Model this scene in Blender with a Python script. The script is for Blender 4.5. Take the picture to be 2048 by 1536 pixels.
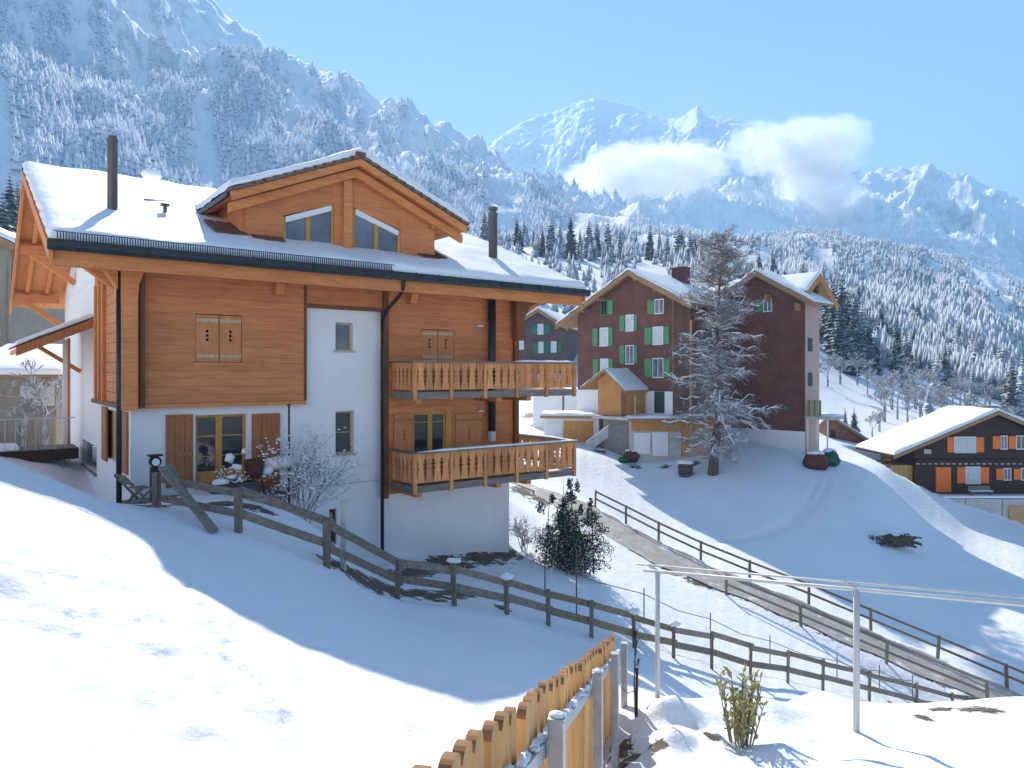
import bpy, math, random
import numpy as np
from mathutils import Vector, Matrix

for _o in list(bpy.data.objects):
    bpy.data.objects.remove(_o, do_unlink=True)
SC = bpy.context.scene
COL = SC.collection
R = math.radians

# ------------------------------------------------------------------ camera, light, exposure
F, HY = 1430.0, 745.0                     # focal length and horizon of the photograph, in its own pixels
cam = bpy.data.cameras.new('camera')
cam.sensor_width = 36.0
cam.lens = F / 2048 * 36
cam.shift_y = -(768 - HY) / 2048
cam.clip_start, cam.clip_end = 0.1, 20000
cam_o = bpy.data.objects.new('camera', cam)
cam_o.location = (0, 0, 0)
cam_o.rotation_euler = (R(90), 0, 0)
COL.objects.link(cam_o)
SC.camera = cam_o

SUN_AZ, SUN_EL = -17.0, 37.0              # degrees to the right of the view axis, above the horizon
w = bpy.data.worlds.new('World')
SC.world = w
w.use_nodes = True
nt = w.node_tree
nt.nodes.clear()
sky = nt.nodes.new('ShaderNodeTexSky')
sky.sky_type = 'NISHITA'
sky.sun_disc = False
sky.sun_elevation = R(SUN_EL)
sky.sun_rotation = R(SUN_AZ)
sky.altitude = 1300
sky.air_density = 1.0
sky.dust_density = 0.0
sky.ozone_density = 6.0
bg = nt.nodes.new('ShaderNodeBackground')
bg.inputs[1].default_value = 0.070
out = nt.nodes.new('ShaderNodeOutputWorld')
nt.links.new(sky.outputs[0], bg.inputs[0])
nt.links.new(bg.outputs[0], out.inputs[0])

sl = bpy.data.lights.new('sun', 'SUN')
sl.energy = 5.0
sl.angle = R(0.53)
sl.color = (1.0, 0.94, 0.84)
sun = bpy.data.objects.new('sun', sl)
sd = Vector((math.sin(R(SUN_AZ)) * math.cos(R(SUN_EL)), math.cos(R(SUN_AZ)) * math.cos(R(SUN_EL)), math.sin(R(SUN_EL))))
sun.rotation_euler = sd.to_track_quat('Z', 'Y').to_euler()
sun.location = sd * 60
COL.objects.link(sun)

SC.view_settings.view_transform = 'Standard'
SC.view_settings.look = 'None'
SC.view_settings.exposure = 1.06
SC.view_settings.gamma = 1.0
SC.view_settings.use_curve_mapping = False
SC.render.engine = 'CYCLES'
SC.cycles.use_denoising = True
SC.cycles.max_bounces = 8
SC.cycles.diffuse_bounces = 4
SC.cycles.glossy_bounces = 3
SC.cycles.transmission_bounces = 3
SC.cycles.volume_bounces = 4
SC.cycles.transparent_max_bounces = 8
SC.cycles.caustics_reflective = False
SC.cycles.caustics_refractive = False

# ------------------------------------------------------------------ helpers
def at(px, py, d):
    """the place seen at pixel (px, py) of the photograph, d metres in front of the camera"""
    return np.array([(px - 1024) / F * d, d, (HY - py) / F * d])

def tag(o, label=None, cat=None, group=None, kind=None):
    if label: o['label'] = label
    if cat: o['category'] = cat
    if group: o['group'] = group
    if kind: o['kind'] = kind
    return o

def empty(name, loc=(0, 0, 0), rz=0.0):
    o = bpy.data.objects.new(name, None)
    o.empty_display_size = 0.3
    o.location = loc
    o.rotation_euler = (0, 0, rz)
    COL.objects.link(o)
    return o

def link(name, me, mat=None, parent=None, loc=(0, 0, 0)):
    o = bpy.data.objects.new(name, me)
    if mat is not None and not me.materials:
        me.materials.append(mat)
    o.location = loc
    if parent is not None:
        o.parent = parent
    COL.objects.link(o)
    return o

def np_mesh(name, V, Fs, mat=None, smooth=False, k=None):
    """fast mesh from numpy arrays; Fs is (n,k)"""
    V = np.asarray(V, dtype=np.float32); Fs = np.asarray(Fs, dtype=np.int32)
    me = bpy.data.meshes.new(name)
    n, k = Fs.shape
    me.vertices.add(len(V)); me.vertices.foreach_set('co', V.ravel())
    me.loops.add(n * k); me.loops.foreach_set('vertex_index', Fs.ravel())
    me.polygons.add(n)
    me.polygons.foreach_set('loop_start', np.arange(0, n * k, k, dtype=np.int32))
    me.polygons.foreach_set('loop_total', np.full(n, k, dtype=np.int32))
    if smooth:
        me.polygons.foreach_set('use_smooth', np.ones(n, dtype=bool))
    me.update(calc_edges=True)
    if mat is not None:
        me.materials.append(mat)
    return me

class MB:
    """collects shapes; build() links them as ONE mesh object"""
    def __init__(s):
        s.v, s.f = [], []
    def add(s, vs, fs):
        b = len(s.v)
        s.v += [tuple(float(c) for c in p) for p in vs]
        s.f += [tuple(b + i for i in f) for f in fs]
        return s
    def box(s, x0, x1, y0, y1, z0, z1):
        if x0 > x1: x0, x1 = x1, x0
        if y0 > y1: y0, y1 = y1, y0
        if z0 > z1: z0, z1 = z1, z0
        return s.add([(x0, y0, z0), (x1, y0, z0), (x1, y1, z0), (x0, y1, z0), (x0, y0, z1), (x1, y0, z1), (x1, y1, z1), (x0, y1, z1)],
                     [(0, 3, 2, 1), (4, 5, 6, 7), (0, 1, 5, 4), (1, 2, 6, 5), (2, 3, 7, 6), (3, 0, 4, 7)])
    def prism(s, poly, vec):
        """poly: 3-D outline; vec: extrusion"""
        n = len(poly)
        p2 = [(p[0] + vec[0], p[1] + vec[1], p[2] + vec[2]) for p in poly]
        fs = [tuple(range(n)), tuple(range(2 * n - 1, n - 1, -1))]
        fs += [(i, i + n, (i + 1) % n + n, (i + 1) % n) for i in range(n)]
        return s.add(list(poly) + p2, fs)
    def xz(s, poly, y0, y1):
        return s.prism([(x, y0, z) for x, z in poly], (0, y1 - y0, 0))
    def yz(s, poly, x0, x1):
        return s.prism([(x0, y, z) for y, z in poly], (x1 - x0, 0, 0))
    def xy(s, poly, z0, z1):
        return s.prism([(x, y, z0) for x, y in poly], (0, 0, z1 - z0))
    def beam(s, p, q, a, b, up=(0, 0, 1)):
        """a rectangular bar from p to q, a wide and b high"""
        p, q = Vector(p), Vector(q)
        d = (q - p).normalized()
        sd_ = d.cross(Vector(up))
        if sd_.length < 1e-4: sd_ = Vector((1, 0, 0))
        sd_.normalize()
        u = sd_.cross(d).normalized()
        o = []
        for c in (p, q):
            for i, j in ((-1, -1), (1, -1), (1, 1), (-1, 1)):
                o.append(c + sd_ * (i * a / 2) + u * (j * b / 2))
        return s.add(o, [(0, 1, 2, 3), (7, 6, 5, 4), (0, 4, 5, 1), (1, 5, 6, 2), (2, 6, 7, 3), (3, 7, 4, 0)])
    def tube(s, path, r, n=6, cap=True):
        path = [Vector(p) for p in path]
        rs = r if isinstance(r, (list, tuple)) else [r] * len(path)
        b = len(s.v)
        m = len(path)
        ref = None
        for i, p in enumerate(path):
            d = (path[min(i + 1, m - 1)] - path[max(i - 1, 0)]).normalized()
            if ref is None:
                ref = Vector((0, 0, 1)) if abs(d.z) < 0.9 else Vector((1, 0, 0))
            a = d.cross(ref)
            if a.length < 1e-5: a = d.orthogonal()
            a.normalize()
            c = a.cross(d).normalized()
            for k in range(n):
                t = 2 * math.pi * k / n
                s.v.append(tuple(p + (a * math.cos(t) + c * math.sin(t)) * rs[i]))
        for i in range(m - 1):
            for k in range(n):
                k2 = (k + 1) % n
                s.f.append((b + i * n + k, b + i * n + k2, b + (i + 1) * n + k2, b + (i + 1) * n + k))
        if cap:
            s.f.append(tuple(b + k for k in range(n - 1, -1, -1)))
            s.f.append(tuple(b + (m - 1) * n + k for k in range(n)))
        return s
    def lathe(s, prof, c=(0, 0, 0), n=12):
        b = len(s.v)
        for r, z in prof:
            for k in range(n):
                t = 2 * math.pi * k / n
                s.v.append((c[0] + r * math.cos(t), c[1] + r * math.sin(t), c[2] + z))
        for i in range(len(prof) - 1):
            for k in range(n):
                k2 = (k + 1) % n
                s.f.append((b + i * n + k, b + i * n + k2, b + (i + 1) * n + k2, b + (i + 1) * n + k))
        s.f.append(tuple(b + k for k in range(n - 1, -1, -1)))
        s.f.append(tuple(b + (len(prof) - 1) * n + k for k in range(n)))
        return s
    def blob(s, c, rx, ry, rz, seed=0, amp=0.2, nu=10, nv=7):
        rnd = random.Random(seed)
        b = len(s.v)
        ph = [rnd.uniform(0, 6.28) for _ in range(6)]
        for j in range(nv + 1):
            th = math.pi * j / nv
            for i in range(nu):
                t = 2 * math.pi * i / nu
                k = 1 + amp * (math.sin(2 * t + ph[0]) * math.sin(th) * .6 + math.sin(3 * t + ph[1] + 2 * th) * .4 + math.sin(5 * th + ph[2] + t) * .3) + rnd.uniform(-amp, amp) * .3
                s.v.append((c[0] + rx * k * math.sin(th) * math.cos(t), c[1] + ry * k * math.sin(th) * math.sin(t), c[2] + rz * k * math.cos(th)))
        for j in range(nv):
            for i in range(nu):
                i2 = (i + 1) % nu
                s.f.append((b + j * nu + i, b + (j + 1) * nu + i, b + (j + 1) * nu + i2, b + j * nu + i2))
        return s
    def holes(s, x0, x1, z0, z1, y0, y1, hs):
        """a slab in the x-z plane with rectangular openings hs = (x0,x1,z0,z1)"""
        xs = sorted({x0, x1, *[min(max(h[i], x0), x1) for h in hs for i in (0, 1)]})
        zs = sorted({z0, z1, *[min(max(h[i], z0), z1) for h in hs for i in (2, 3)]})
        for i in range(len(xs) - 1):
            if xs[i + 1] - xs[i] < 1e-5: continue
            run = None
            for j in range(len(zs) - 1):
                cx, cz = (xs[i] + xs[i + 1]) / 2, (zs[j] + zs[j + 1]) / 2
                solid = not any(h[0] < cx < h[1] and h[2] < cz < h[3] for h in hs)
                if solid:
                    if run is None: run = zs[j]
                if (not solid or j == len(zs) - 2) and run is not None:
                    s.box(xs[i], xs[i + 1], y0, y1, run, zs[j + 1] if solid else zs[j])
                    run = None
        return s
    def mesh(s, name='mesh', smooth=False):
        me = bpy.data.meshes.new(name)
        me.from_pydata(s.v, [], s.f)
        if smooth:
            me.polygons.foreach_set('use_smooth', [True] * len(me.polygons))
        me.update()
        return me
    def build(s, name, mat, parent=None, loc=(0, 0, 0), smooth=False, bevel=0.0):
        me = s.mesh(name, smooth)
        o = link(name, me, mat, parent, loc)
        if bevel:
            m = o.modifiers.new('bevel', 'BEVEL'); m.width = bevel; m.segments = 2; m.limit_method = 'ANGLE'
        return o

class Frame:
    """a building's own axes: x along its front, y into the building, z the height above the camera"""
    def __init__(s, name, ox, oy, ang, zb, label=None, cat=None, group=None):
        s.o = np.array([ox, oy]); s.a = R(ang)
        s.X = np.array([math.cos(s.a), math.sin(s.a)]); s.Y = np.array([-math.sin(s.a), math.cos(s.a)])
        s.zb = zb
        s.root = empty(name, (ox, oy, zb), s.a)
        tag(s.root, label, cat, group)
        s.loc = (0, 0, -zb)
    def hp(s, px, py, y):
        """pixel onto the plane y = const -> (x, z)"""
        r = np.array([(px - 1024) / F, 1.0])
        d = (y + s.o @ s.Y) / (r @ s.Y)
        return float((r * d - s.o) @ s.X), float((HY - py) / F * d)
    def hx(s, px, py, x):
        """pixel onto the plane x = const -> (y, z)"""
        r = np.array([(px - 1024) / F, 1.0])
        d = (x + s.o @ s.X) / (r @ s.X)
        return float((r * d - s.o) @ s.Y), float((HY - py) / F * d)
    def rect(s, x0, y0, x1, y1, v):
        """pixel rectangle -> (u0,u1,z0,z1) on the plane y = v"""
        u0, zt = s.hp(x0, (y0), v)
        u1, zt2 = s.hp(x1, (y0), v)
        _, zb1 = s.hp(x0, y1, v)
        _, zb2 = s.hp(x1, y1, v)
        return u0, u1, (zb1 + zb2) / 2, (zt + zt2) / 2
    def world(s, x, y, z):
        p = s.o + s.X * x + s.Y * y
        return (float(p[0]), float(p[1]), z)
    def add(s, mb, name, mat, parent=None, **k):
        if parent is None:
            return mb.build(name, mat, s.root, s.loc, **k)
        return mb.build(name, mat, parent, (0, 0, 0), **k)

def copy_tree(o, parent=None):
    c = o.copy()
    COL.objects.link(c)
    c.parent = parent
    for ch in o.children:
        copy_tree(ch, c)
    return c

# ------------------------------------------------------------------ noise (numpy)
class Noise2:
    def __init__(s, seed):
        rs = np.random.RandomState(seed)
        s.p = rs.permutation(512)
        a = rs.uniform(0, 2 * np.pi, 512)
        s.gx, s.gy = np.cos(a), np.sin(a)
    def __call__(s, x, y):
        xi = np.floor(x).astype(int); yi = np.floor(y).astype(int)
        xf = x - xi; yf = y - yi
        def g(ix, iy, fx, fy):
            h = s.p[(s.p[ix & 511] + iy) & 511]
            return s.gx[h] * fx + s.gy[h] * fy
        u = xf ** 3 * (xf * (xf * 6 - 15) + 10); v = yf ** 3 * (yf * (yf * 6 - 15) + 10)
        n00 = g(xi, yi, xf, yf); n10 = g(xi + 1, yi, xf - 1, yf)
        n01 = g(xi, yi + 1, xf, yf - 1); n11 = g(xi + 1, yi + 1, xf - 1, yf - 1)
        return (n00 * (1 - u) + n10 * u) * (1 - v) + (n01 * (1 - u) + n11 * u) * v
NZ = [Noise2(i) for i in range(8)]
def fbm(x, y, octv=5, gain=0.5, k=0):
    r = 0; a = 1.0
    for i in range(octv):
        r = r + a * NZ[(i + k) % 8](x, y)
        x = x * 2.03 + 11.3; y = y * 2.03 + 5.7; a *= gain
    return r
def ridged(x, y, octv=5, gain=0.5, k=0):
    r = 0; a = 1.0
    for i in range(octv):
        r = r + a * (1 - 2 * np.abs(NZ[(i + k) % 8](x, y)) * 1.4)
        x = x * 2.07 + 3.1; y = y * 2.07 + 7.9; a *= gain
    return r
def sstep(a, b, x):
    t = np.clip((x - a) / (b - a), 0, 1)
    return t * t * (3 - 2 * t)

# ------------------------------------------------------------------ materials
def new_mat(name):
    m = bpy.data.materials.new(name)
    m.use_nodes = True
    nt = m.node_tree
    return m, nt, nt.nodes['Principled BSDF']
def N(nt, typ, **kw):
    n = nt.nodes.new(typ)
    for k, v in kw.items():
        if k.startswith('i_'):
            key = k[2:]
            n.inputs[int(key) if key.isdigit() else key].default_value = v
        else:
            setattr(n, k, v)
    return n
def ramp(nt, fac, stops):
    r = nt.nodes.new('ShaderNodeValToRGB')
    e = r.color_ramp.elements
    while len(e) < len(stops): e.new(0.5)
    for i, (p, c) in enumerate(stops):
        e[i].position = p
        e[i].color = (c[0], c[1], c[2], 1) if isinstance(c, (tuple, list)) else (c, c, c, 1)
    nt.links.new(fac, r.inputs[0])
    return r.outputs[0]
def coords(nt, scale=(1, 1, 1), kind='Object'):
    tc = nt.nodes.new('ShaderNodeTexCoord')
    mp = nt.nodes.new('ShaderNodeMapping')
    mp.inputs['Scale'].default_value = scale
    nt.links.new(tc.outputs[kind], mp.inputs[0])
    return mp.outputs[0]
def noise(nt, vec, scale, detail=4, rough=0.55, dist=0.0):
    n = N(nt, 'ShaderNodeTexNoise')
    n.inputs['Scale'].default_value = scale; n.inputs['Detail'].default_value = detail
    n.inputs['Roughness'].default_value = rough; n.inputs['Distortion'].default_value = dist
    nt.links.new(vec, n.inputs['Vector'])
    return n.outputs[0]
def mixc(nt, fac, a, b, mode='MIX'):
    m = N(nt, 'ShaderNodeMix', data_type='RGBA', blend_type=mode)
    for sck, v in ((m.inputs[0], fac), (m.inputs[6], a), (m.inputs[7], b)):
        if hasattr(v, 'links') or hasattr(v, 'node'):
            nt.links.new(v, sck)
        else:
            sck.default_value = v if not isinstance(v, (tuple, list)) else (*v[:3], 1)
    return m.outputs[2]
def math_n(nt, op, a, b=0.0, c=None):
    m = N(nt, 'ShaderNodeMath', operation=op)
    for i, v in enumerate((a, b) if c is None else (a, b, c)):
        if hasattr(v, 'node'): nt.links.new(v, m.inputs[i])
        else: m.inputs[i].default_value = v
    return m.outputs[0]
def bump(nt, bs, h, strength=0.3, dist=0.02):
    b = N(nt, 'ShaderNodeBump')
    b.inputs['Strength'].default_value = strength; b.inputs['Distance'].default_value = dist
    nt.links.new(h, b.inputs['Height'])
    nt.links.new(b.outputs[0], bs.inputs['Normal'])
def obj_rand(nt):
    return N(nt, 'ShaderNodeObjectInfo').outputs['Random']

def wood(name, dark, mid, light, grain='x', rough=0.65, var=0.25, fine=14):
    """grained timber; grain = the object axis the fibres follow"""
    m, nt, bs = new_mat(name)
    sc = {'x': (0.9, 11, 11), 'z': (11, 11, 0.9), 'y': (11, 0.9, 11)}[grain]
    oi = obj_rand(nt)
    tc = N(nt, 'ShaderNodeTexCoord')
    off = N(nt, 'ShaderNodeVectorMath', operation='ADD')
    cmb = N(nt, 'ShaderNodeCombineXYZ')
    sh = math_n(nt, 'MULTIPLY', oi, 37.0)
    for i in range(3): nt.links.new(sh, cmb.inputs[i])
    nt.links.new(tc.outputs['Object'], off.inputs[0]); nt.links.new(cmb.outputs[0], off.inputs[1])
    mp = N(nt, 'ShaderNodeMapping'); mp.inputs['Scale'].default_value = sc
    nt.links.new(off.outputs[0], mp.inputs[0])
    n1 = noise(nt, mp.outputs[0], 1.6, 6, 0.65, 0.4)
    n2 = noise(nt, off.outputs[0], 0.9, 3)
    col = ramp(nt, n1, [(0.25, dark), (0.5, mid), (0.78, light)])
    v = math_n(nt, 'MULTIPLY_ADD', oi, var, 1 - var * 0.55)
    v = math_n(nt, 'MULTIPLY', v, math_n(nt, 'MULTIPLY_ADD', n2, 0.5, 0.75))
    hsv = N(nt, 'ShaderNodeHueSaturation')
    nt.links.new(col, hsv.inputs['Color']); nt.links.new(v, hsv.inputs['Value'])
    nt.links.new(hsv.outputs[0], bs.inputs['Base Color'])
    bs.inputs['Roughness'].default_value = rough
    bs.inputs['Specular IOR Level'].default_value = 0.25
    bump(nt, bs, n1, 0.25, 0.006)
    return m

def plain(name, c, rough=0.6, metal=0.0, var=0.12, scale=3.0, bmp=0.1, spec=0.3):
    m, nt, bs = new_mat(name)
    vec = coords(nt)
    n1 = noise(nt, vec, scale, 6, 0.6)
    k = ramp(nt, n1, [(0.25, tuple(x * (1 - var) for x in c)), (0.75, tuple(min(1, x * (1 + var)) for x in c))])
    nt.links.new(k, bs.inputs['Base Color'])
    bs.inputs['Roughness'].default_value = rough
    bs.inputs['Metallic'].default_value = metal
    bs.inputs['Specular IOR Level'].default_value = spec
    if bmp: bump(nt, bs, noise(nt, vec, scale * 12, 4), bmp, 0.01)
    return m

MAT = {}
# house timber: honey-brown larch boards
MAT['board'] = wood('larch_boards', (.42, .145, .056), (.61, .225, .083), (.70, .295, .12), 'x', var=0.12)
MAT['board_v'] = wood('larch_boards_upright', (.43, .165, .06), (.60, .24, .088), (.70, .31, .13), 'z', var=0.16)
MAT['beam'] = wood('larch_beams', (.46, .16, .055), (.64, .243, .082), (.73, .32, .125), 'x', var=0.12)
MAT['soffit'] = wood('soffit_boards', (.50, .175, .058), (.68, .265, .088), (.76, .34, .135), 'y', var=0.12)
MAT['shutter'] = wood('shutter_timber', (.28, .10, .038), (.42, .16, .06), (.50, .21, .085), 'z', var=0.12)
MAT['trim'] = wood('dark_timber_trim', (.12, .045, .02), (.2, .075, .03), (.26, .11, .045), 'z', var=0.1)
MAT['frame'] = wood('golden_window_frame', (.40, .20, .055), (.55, .29, .08), (.66, .38, .13), 'z', var=0.08)
MAT['paleframe'] = wood('pale_window_frame', (.40, .27, .15), (.55, .39, .24), (.66, .5, .33), 'z', var=0.08)
MAT['balc'] = wood('balcony_boards', (.40, .155, .055), (.64, .275, .10), (.76, .38, .165), 'z', var=0.4)
MAT['weathered'] = wood('weathered_grey_timber', (.10, .085, .07), (.2, .17, .14), (.31, .27, .23), 'x', var=0.3)
MAT['weathered_v'] = wood('weathered_grey_post', (.09, .075, .06), (.19, .16, .13), (.3, .26, .22), 'z', var=0.3)
MAT['fenceboard'] = wood('fresh_larch_paling', (.50, .24, .075), (.68, .38, .14), (.80, .50, .22), 'z', var=0.3)
MAT['endgrain'] = wood('paling_top_endgrain', (.20, .085, .03), (.30, .13, .05), (.38, .18, .08), 'y', var=0.2)
MAT['mossy'] = wood('mossy_rail', (.12, .10, .06), (.21, .18, .11), (.3, .27, .17), 'x', var=0.3)
MAT['tanwood'] = wood('tan_timber_cladding', (.35, .19, .08), (.52, .31, .14), (.63, .41, .21), 'z', var=0.15)
MAT['brownwood'] = wood('dark_brown_timber', (.03, .016, .011), (.05, .026, .017), (.075, .04, .026), 'x', var=0.2)
MAT['barge'] = wood('bargeboard_timber', (.24, .135, .065), (.36, .21, .105), (.46, .29, .16), 'x', var=0.15)
MAT['cedar'] = wood('orange_cedar', (.36, .15, .045), (.54, .245, .075), (.64, .33, .12), 'z', var=0.15)
MAT['greywood'] = wood('grey_barn_boards', (.17, .14, .11), (.28, .24, .19), (.37, .33, .27), 'z', var=0.2)
MAT['plaster'] = plain('white_plaster', (.84, .83, .82), 0.85, var=0.03, scale=1.2, bmp=0.12)
_m = MAT['plaster']; _nt = _m.node_tree; _bs = _nt.nodes['Principled BSDF']
_src = _bs.inputs['Base Color'].links[0].from_socket
_st = noise(_nt, coords(_nt, (5.0, 5.0, 0.35)), 1.2, 6, 0.65)
_nt.links.new(mixc(_nt, ramp(_nt, _st, [(0.55, 0.0), (0.8, 0.3)]), _src, (.60, .58, .54)), _bs.inputs['Base Color'])
MAT['pinkplaster'] = plain('pale_pink_plaster', (.52, .36, .30), 0.85, var=0.06, scale=1.2)
MAT['concrete'] = plain('pale_concrete', (.50, .48, .45), 0.85, var=0.2, scale=1.5)
MAT['stone'] = plain('grey_stone', (.22, .21, .2), 0.9, var=0.4, scale=4, bmp=0.5)
MAT['zinc'] = plain('dark_zinc', (.045, .05, .055), 0.4, 0.6, var=0.25, scale=4, bmp=0.03)
MAT['zincpipe'] = plain('grey_brown_flue', (.13, .11, .10), 0.45, 0.5, var=0.2, scale=3, bmp=0.03)
MAT['black'] = plain('black_metal', (.018, .02, .022), 0.5, 0.3, var=0.2)
MAT['galv'] = plain('galvanised_steel', (.46, .48, .50), 0.42, 0.75, var=0.22, scale=9, bmp=0.04)
MAT['galvpale'] = plain('dull_pale_pipe', (.55, .55, .54), 0.55, 0.2, var=0.12, scale=8, bmp=0.03)
MAT['tile'] = plain('brown_roof_tile', (.16, .115, .09), 0.85, var=0.35, scale=7, bmp=0.4)
MAT['redtile'] = plain('red_brown_roof_tile', (.2, .075, .05), 0.8, var=0.3, scale=7, bmp=0.4)
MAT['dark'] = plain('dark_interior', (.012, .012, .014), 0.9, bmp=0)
MAT['white'] = plain('white_paint', (.78, .78, .77), 0.5, var=0.04, bmp=0.02)
MAT['curtain'] = plain('white_curtain', (.60, .62, .64), 0.6, var=0.3, scale=5)
MAT['green'] = plain('green_shutter_paint', (.10, .27, .12), 0.55, var=0.18, bmp=0.05)
MAT['green2'] = plain('blue_green_shutter_paint', (.03, .16, .10), 0.55, var=0.18, bmp=0.05)
MAT['darkgreen'] = plain('dark_green_door_paint', (.02, .06, .035), 0.5, var=0.18, bmp=0.05)
MAT['orange'] = plain('orange_shutter_paint', (.86, .20, .028), 0.5, var=0.08, bmp=0.04)
MAT['tarpgreen'] = plain('green_tarpaulin', (.015, .085, .055), 0.5, var=0.3)
MAT['tarpred'] = plain('dark_red_tarpaulin', (.12, .03, .025), 0.6, var=0.3)
MAT['bluegrey'] = plain('blue_grey_planter', (.05, .065, .085), 0.6, var=0.2)
MAT['terracotta'] = plain('dark_red_pot', (.11, .035, .025), 0.6, var=0.2)
MAT['brick'] = plain('chimney_brick', (.13, .05, .045), 0.85, var=0.25, scale=5, bmp=0.3)
MAT['bark'] = plain('larch_bark', (.105, .085, .07), 0.95, var=0.4, scale=6, bmp=0.5)
MAT['twig'] = plain('bare_twig', (.13, .095, .075), 0.9, var=0.3, scale=5, bmp=0)

def snow_mat(name, bare=False):
    m, nt, bs = new_mat(name)
    vec = coords(nt, kind='Object')
    n1 = noise(nt, vec, 0.35, 5, 0.5)
    col = ramp(nt, n1, [(0.3, (.845, .86, .885)), (0.7, (.90, .905, .915))])
    if bare:
        at_ = N(nt, 'ShaderNodeAttribute', attribute_name='bare')
        nb = noise(nt, vec, 3.4, 7, 0.72)
        fac = math_n(nt, 'MULTIPLY_ADD', nb, 2.4, math_n(nt, 'ADD', at_.outputs['Fac'], -1.72))
        fac = ramp(nt, fac, [(0.0, 0.0), (0.1, 1.0)])
        soil = ramp(nt, noise(nt, vec, 7, 5, 0.7), [(0.3, (.055, .045, .034)), (0.55, (.13, .105, .075)), (0.75, (.26, .22, .16))])
        col = mixc(nt, fac, col, soil)
    nt.links.new(col, bs.inputs['Base Color'])
    bs.inputs['Roughness'].default_value = 0.62
    bs.inputs['Specular IOR Level'].default_value = 0.22
    bs.inputs['Subsurface Weight'].default_value = 0.0
    h = math_n(nt, 'ADD', math_n(nt, 'MULTIPLY', noise(nt, vec, 3.2, 4, 0.5), 1.0), math_n(nt, 'MULTIPLY', noise(nt, vec, 17, 6, 0.68), 0.34))
    bump(nt, bs, h, 0.5, 0.11 if bare else 0.05)
    return m
MAT['snow'] = snow_mat('fresh_snow')
MAT['ground'] = snow_mat('snow_ground', True)

def glass(name, c=(.02, .03, .04), rough=0.03):
    m, nt, bs = new_mat(name)
    vec = coords(nt)
    n1 = noise(nt, vec, 1.1, 2)
    nt.links.new(ramp(nt, n1, [(0.3, tuple(x * .6 for x in c)), (0.7, tuple(x * 1.5 for x in c))]), bs.inputs['Base Color'])
    bs.inputs['Roughness'].default_value = rough
    bs.inputs['Specular IOR Level'].default_value = 0.6
    bs.inputs['IOR'].default_value = 1.5
    bump(nt, bs, noise(nt, vec, 0.8, 2), 0.05, 0.05)
    return m
MAT['glass'] = glass('window_glass', (.03, .04, .05))
MAT['glassgrey'] = glass('blind_grey_glass', (.13, .15, .17))

def snowy(name, c_dark, c_light, lo=0.15, hi=0.6, amount=0.5, snowc=(.80, .83, .88), scale=2.5):
    """leaves or twigs with snow lying on whatever faces up"""
    m, nt, bs = new_mat(name)
    vec = coords(nt)
    g = N(nt, 'ShaderNodeNewGeometry')
    sp = N(nt, 'ShaderNodeSeparateXYZ')
    nt.links.new(g.outputs['Normal'], sp.inputs[0])
    nn = noise(nt, vec, scale, 4, 0.6)
    f = math_n(nt, 'ADD', sp.outputs[2], math_n(nt, 'MULTIPLY_ADD', nn, 1.6, -0.8 - (0.5 - amount)))
    f = ramp(nt, f, [(lo, 0.0), (hi, 1.0)])
    base = ramp(nt, noise(nt, vec, scale * 3, 3), [(0.3, c_dark), (0.7, c_light)])
    nt.links.new(mixc(nt, f, base, snowc), bs.inputs['Base Color'])
    bs.inputs['Roughness'].default_value = 0.8
    bs.inputs['Specular IOR Level'].default_value = 0.15
    return m
MAT['larchtwig'] = snowy('frosted_larch_twig', (.13, .105, .088), (.24, .195, .165), 0.12, 0.8, 0.48, scale=3)
MAT['fir'] = snowy('snowy_fir_needles', (.014, .028, .02), (.04, .062, .04), 0.25, 0.75, 0.42, scale=1.3)
MAT['firdark'] = snowy('dark_fir_needles', (.010, .022, .018), (.028, .048, .036), 0.55, 1.0, 0.32, scale=1.3)
MAT['frost'] = snowy('frosted_twigs', (.17, .155, .145), (.30, .275, .26), 0.05, 0.6, 0.66, scale=1.5)
MAT['bush'] = snowy('snowy_evergreen_leaves', (.012, .028, .014), (.05, .075, .04), 0.5, 0.95, 0.44, scale=2.2)
MAT['yellowgreen'] = snowy('yellow_green_leaves', (.30, .29, .09), (.52, .47, .19), 0.95, 1.0, 0.1, scale=5)
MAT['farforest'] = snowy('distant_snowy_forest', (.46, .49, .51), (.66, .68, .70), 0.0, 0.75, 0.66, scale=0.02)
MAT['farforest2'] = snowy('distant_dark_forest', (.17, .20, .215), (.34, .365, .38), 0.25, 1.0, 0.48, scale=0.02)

MAT['nearforest'] = snowy('hillside_conifer_needles', (.08, .10, .10), (.19, .21, .21), 0.25, 1.0, 0.44, scale=0.12)
def rock_mat(name, lo, hi, sc=0.006):
    m, nt, bs = new_mat(name)
    vec = coords(nt)
    g = N(nt, 'ShaderNodeNewGeometry')
    sp = N(nt, 'ShaderNodeSeparateXYZ')
    nt.links.new(g.outputs['Normal'], sp.inputs[0])
    nn = noise(nt, vec, sc, 8, 0.65)
    n2 = noise(nt, coords(nt, (1, 1, 3.5)), sc * 3, 6, 0.7)
    f = math_n(nt, 'ADD', sp.outputs[2], math_n(nt, 'MULTIPLY_ADD', math_n(nt, 'ADD', nn, n2), 0.75, -0.75))
    f = ramp(nt, f, [(lo, 0.0), (hi, 1.0)])
    rock = ramp(nt, noise(nt, vec, sc * 6, 5, 0.7), [(0.3, (.09, .10, .115)), (0.7, (.24, .25, .265))])
    nt.links.new(mixc(nt, f, rock, (.86, .87, .89)), bs.inputs['Base Color'])
    bs.inputs['Roughness'].default_value = 0.8
    bs.inputs['Specular IOR Level'].default_value = 0.1
    bump(nt, bs, n2, 0.6, 6.0)
    return m
MAT['rock'] = rock_mat('snowy_rock_face', -0.0, 0.42)
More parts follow.
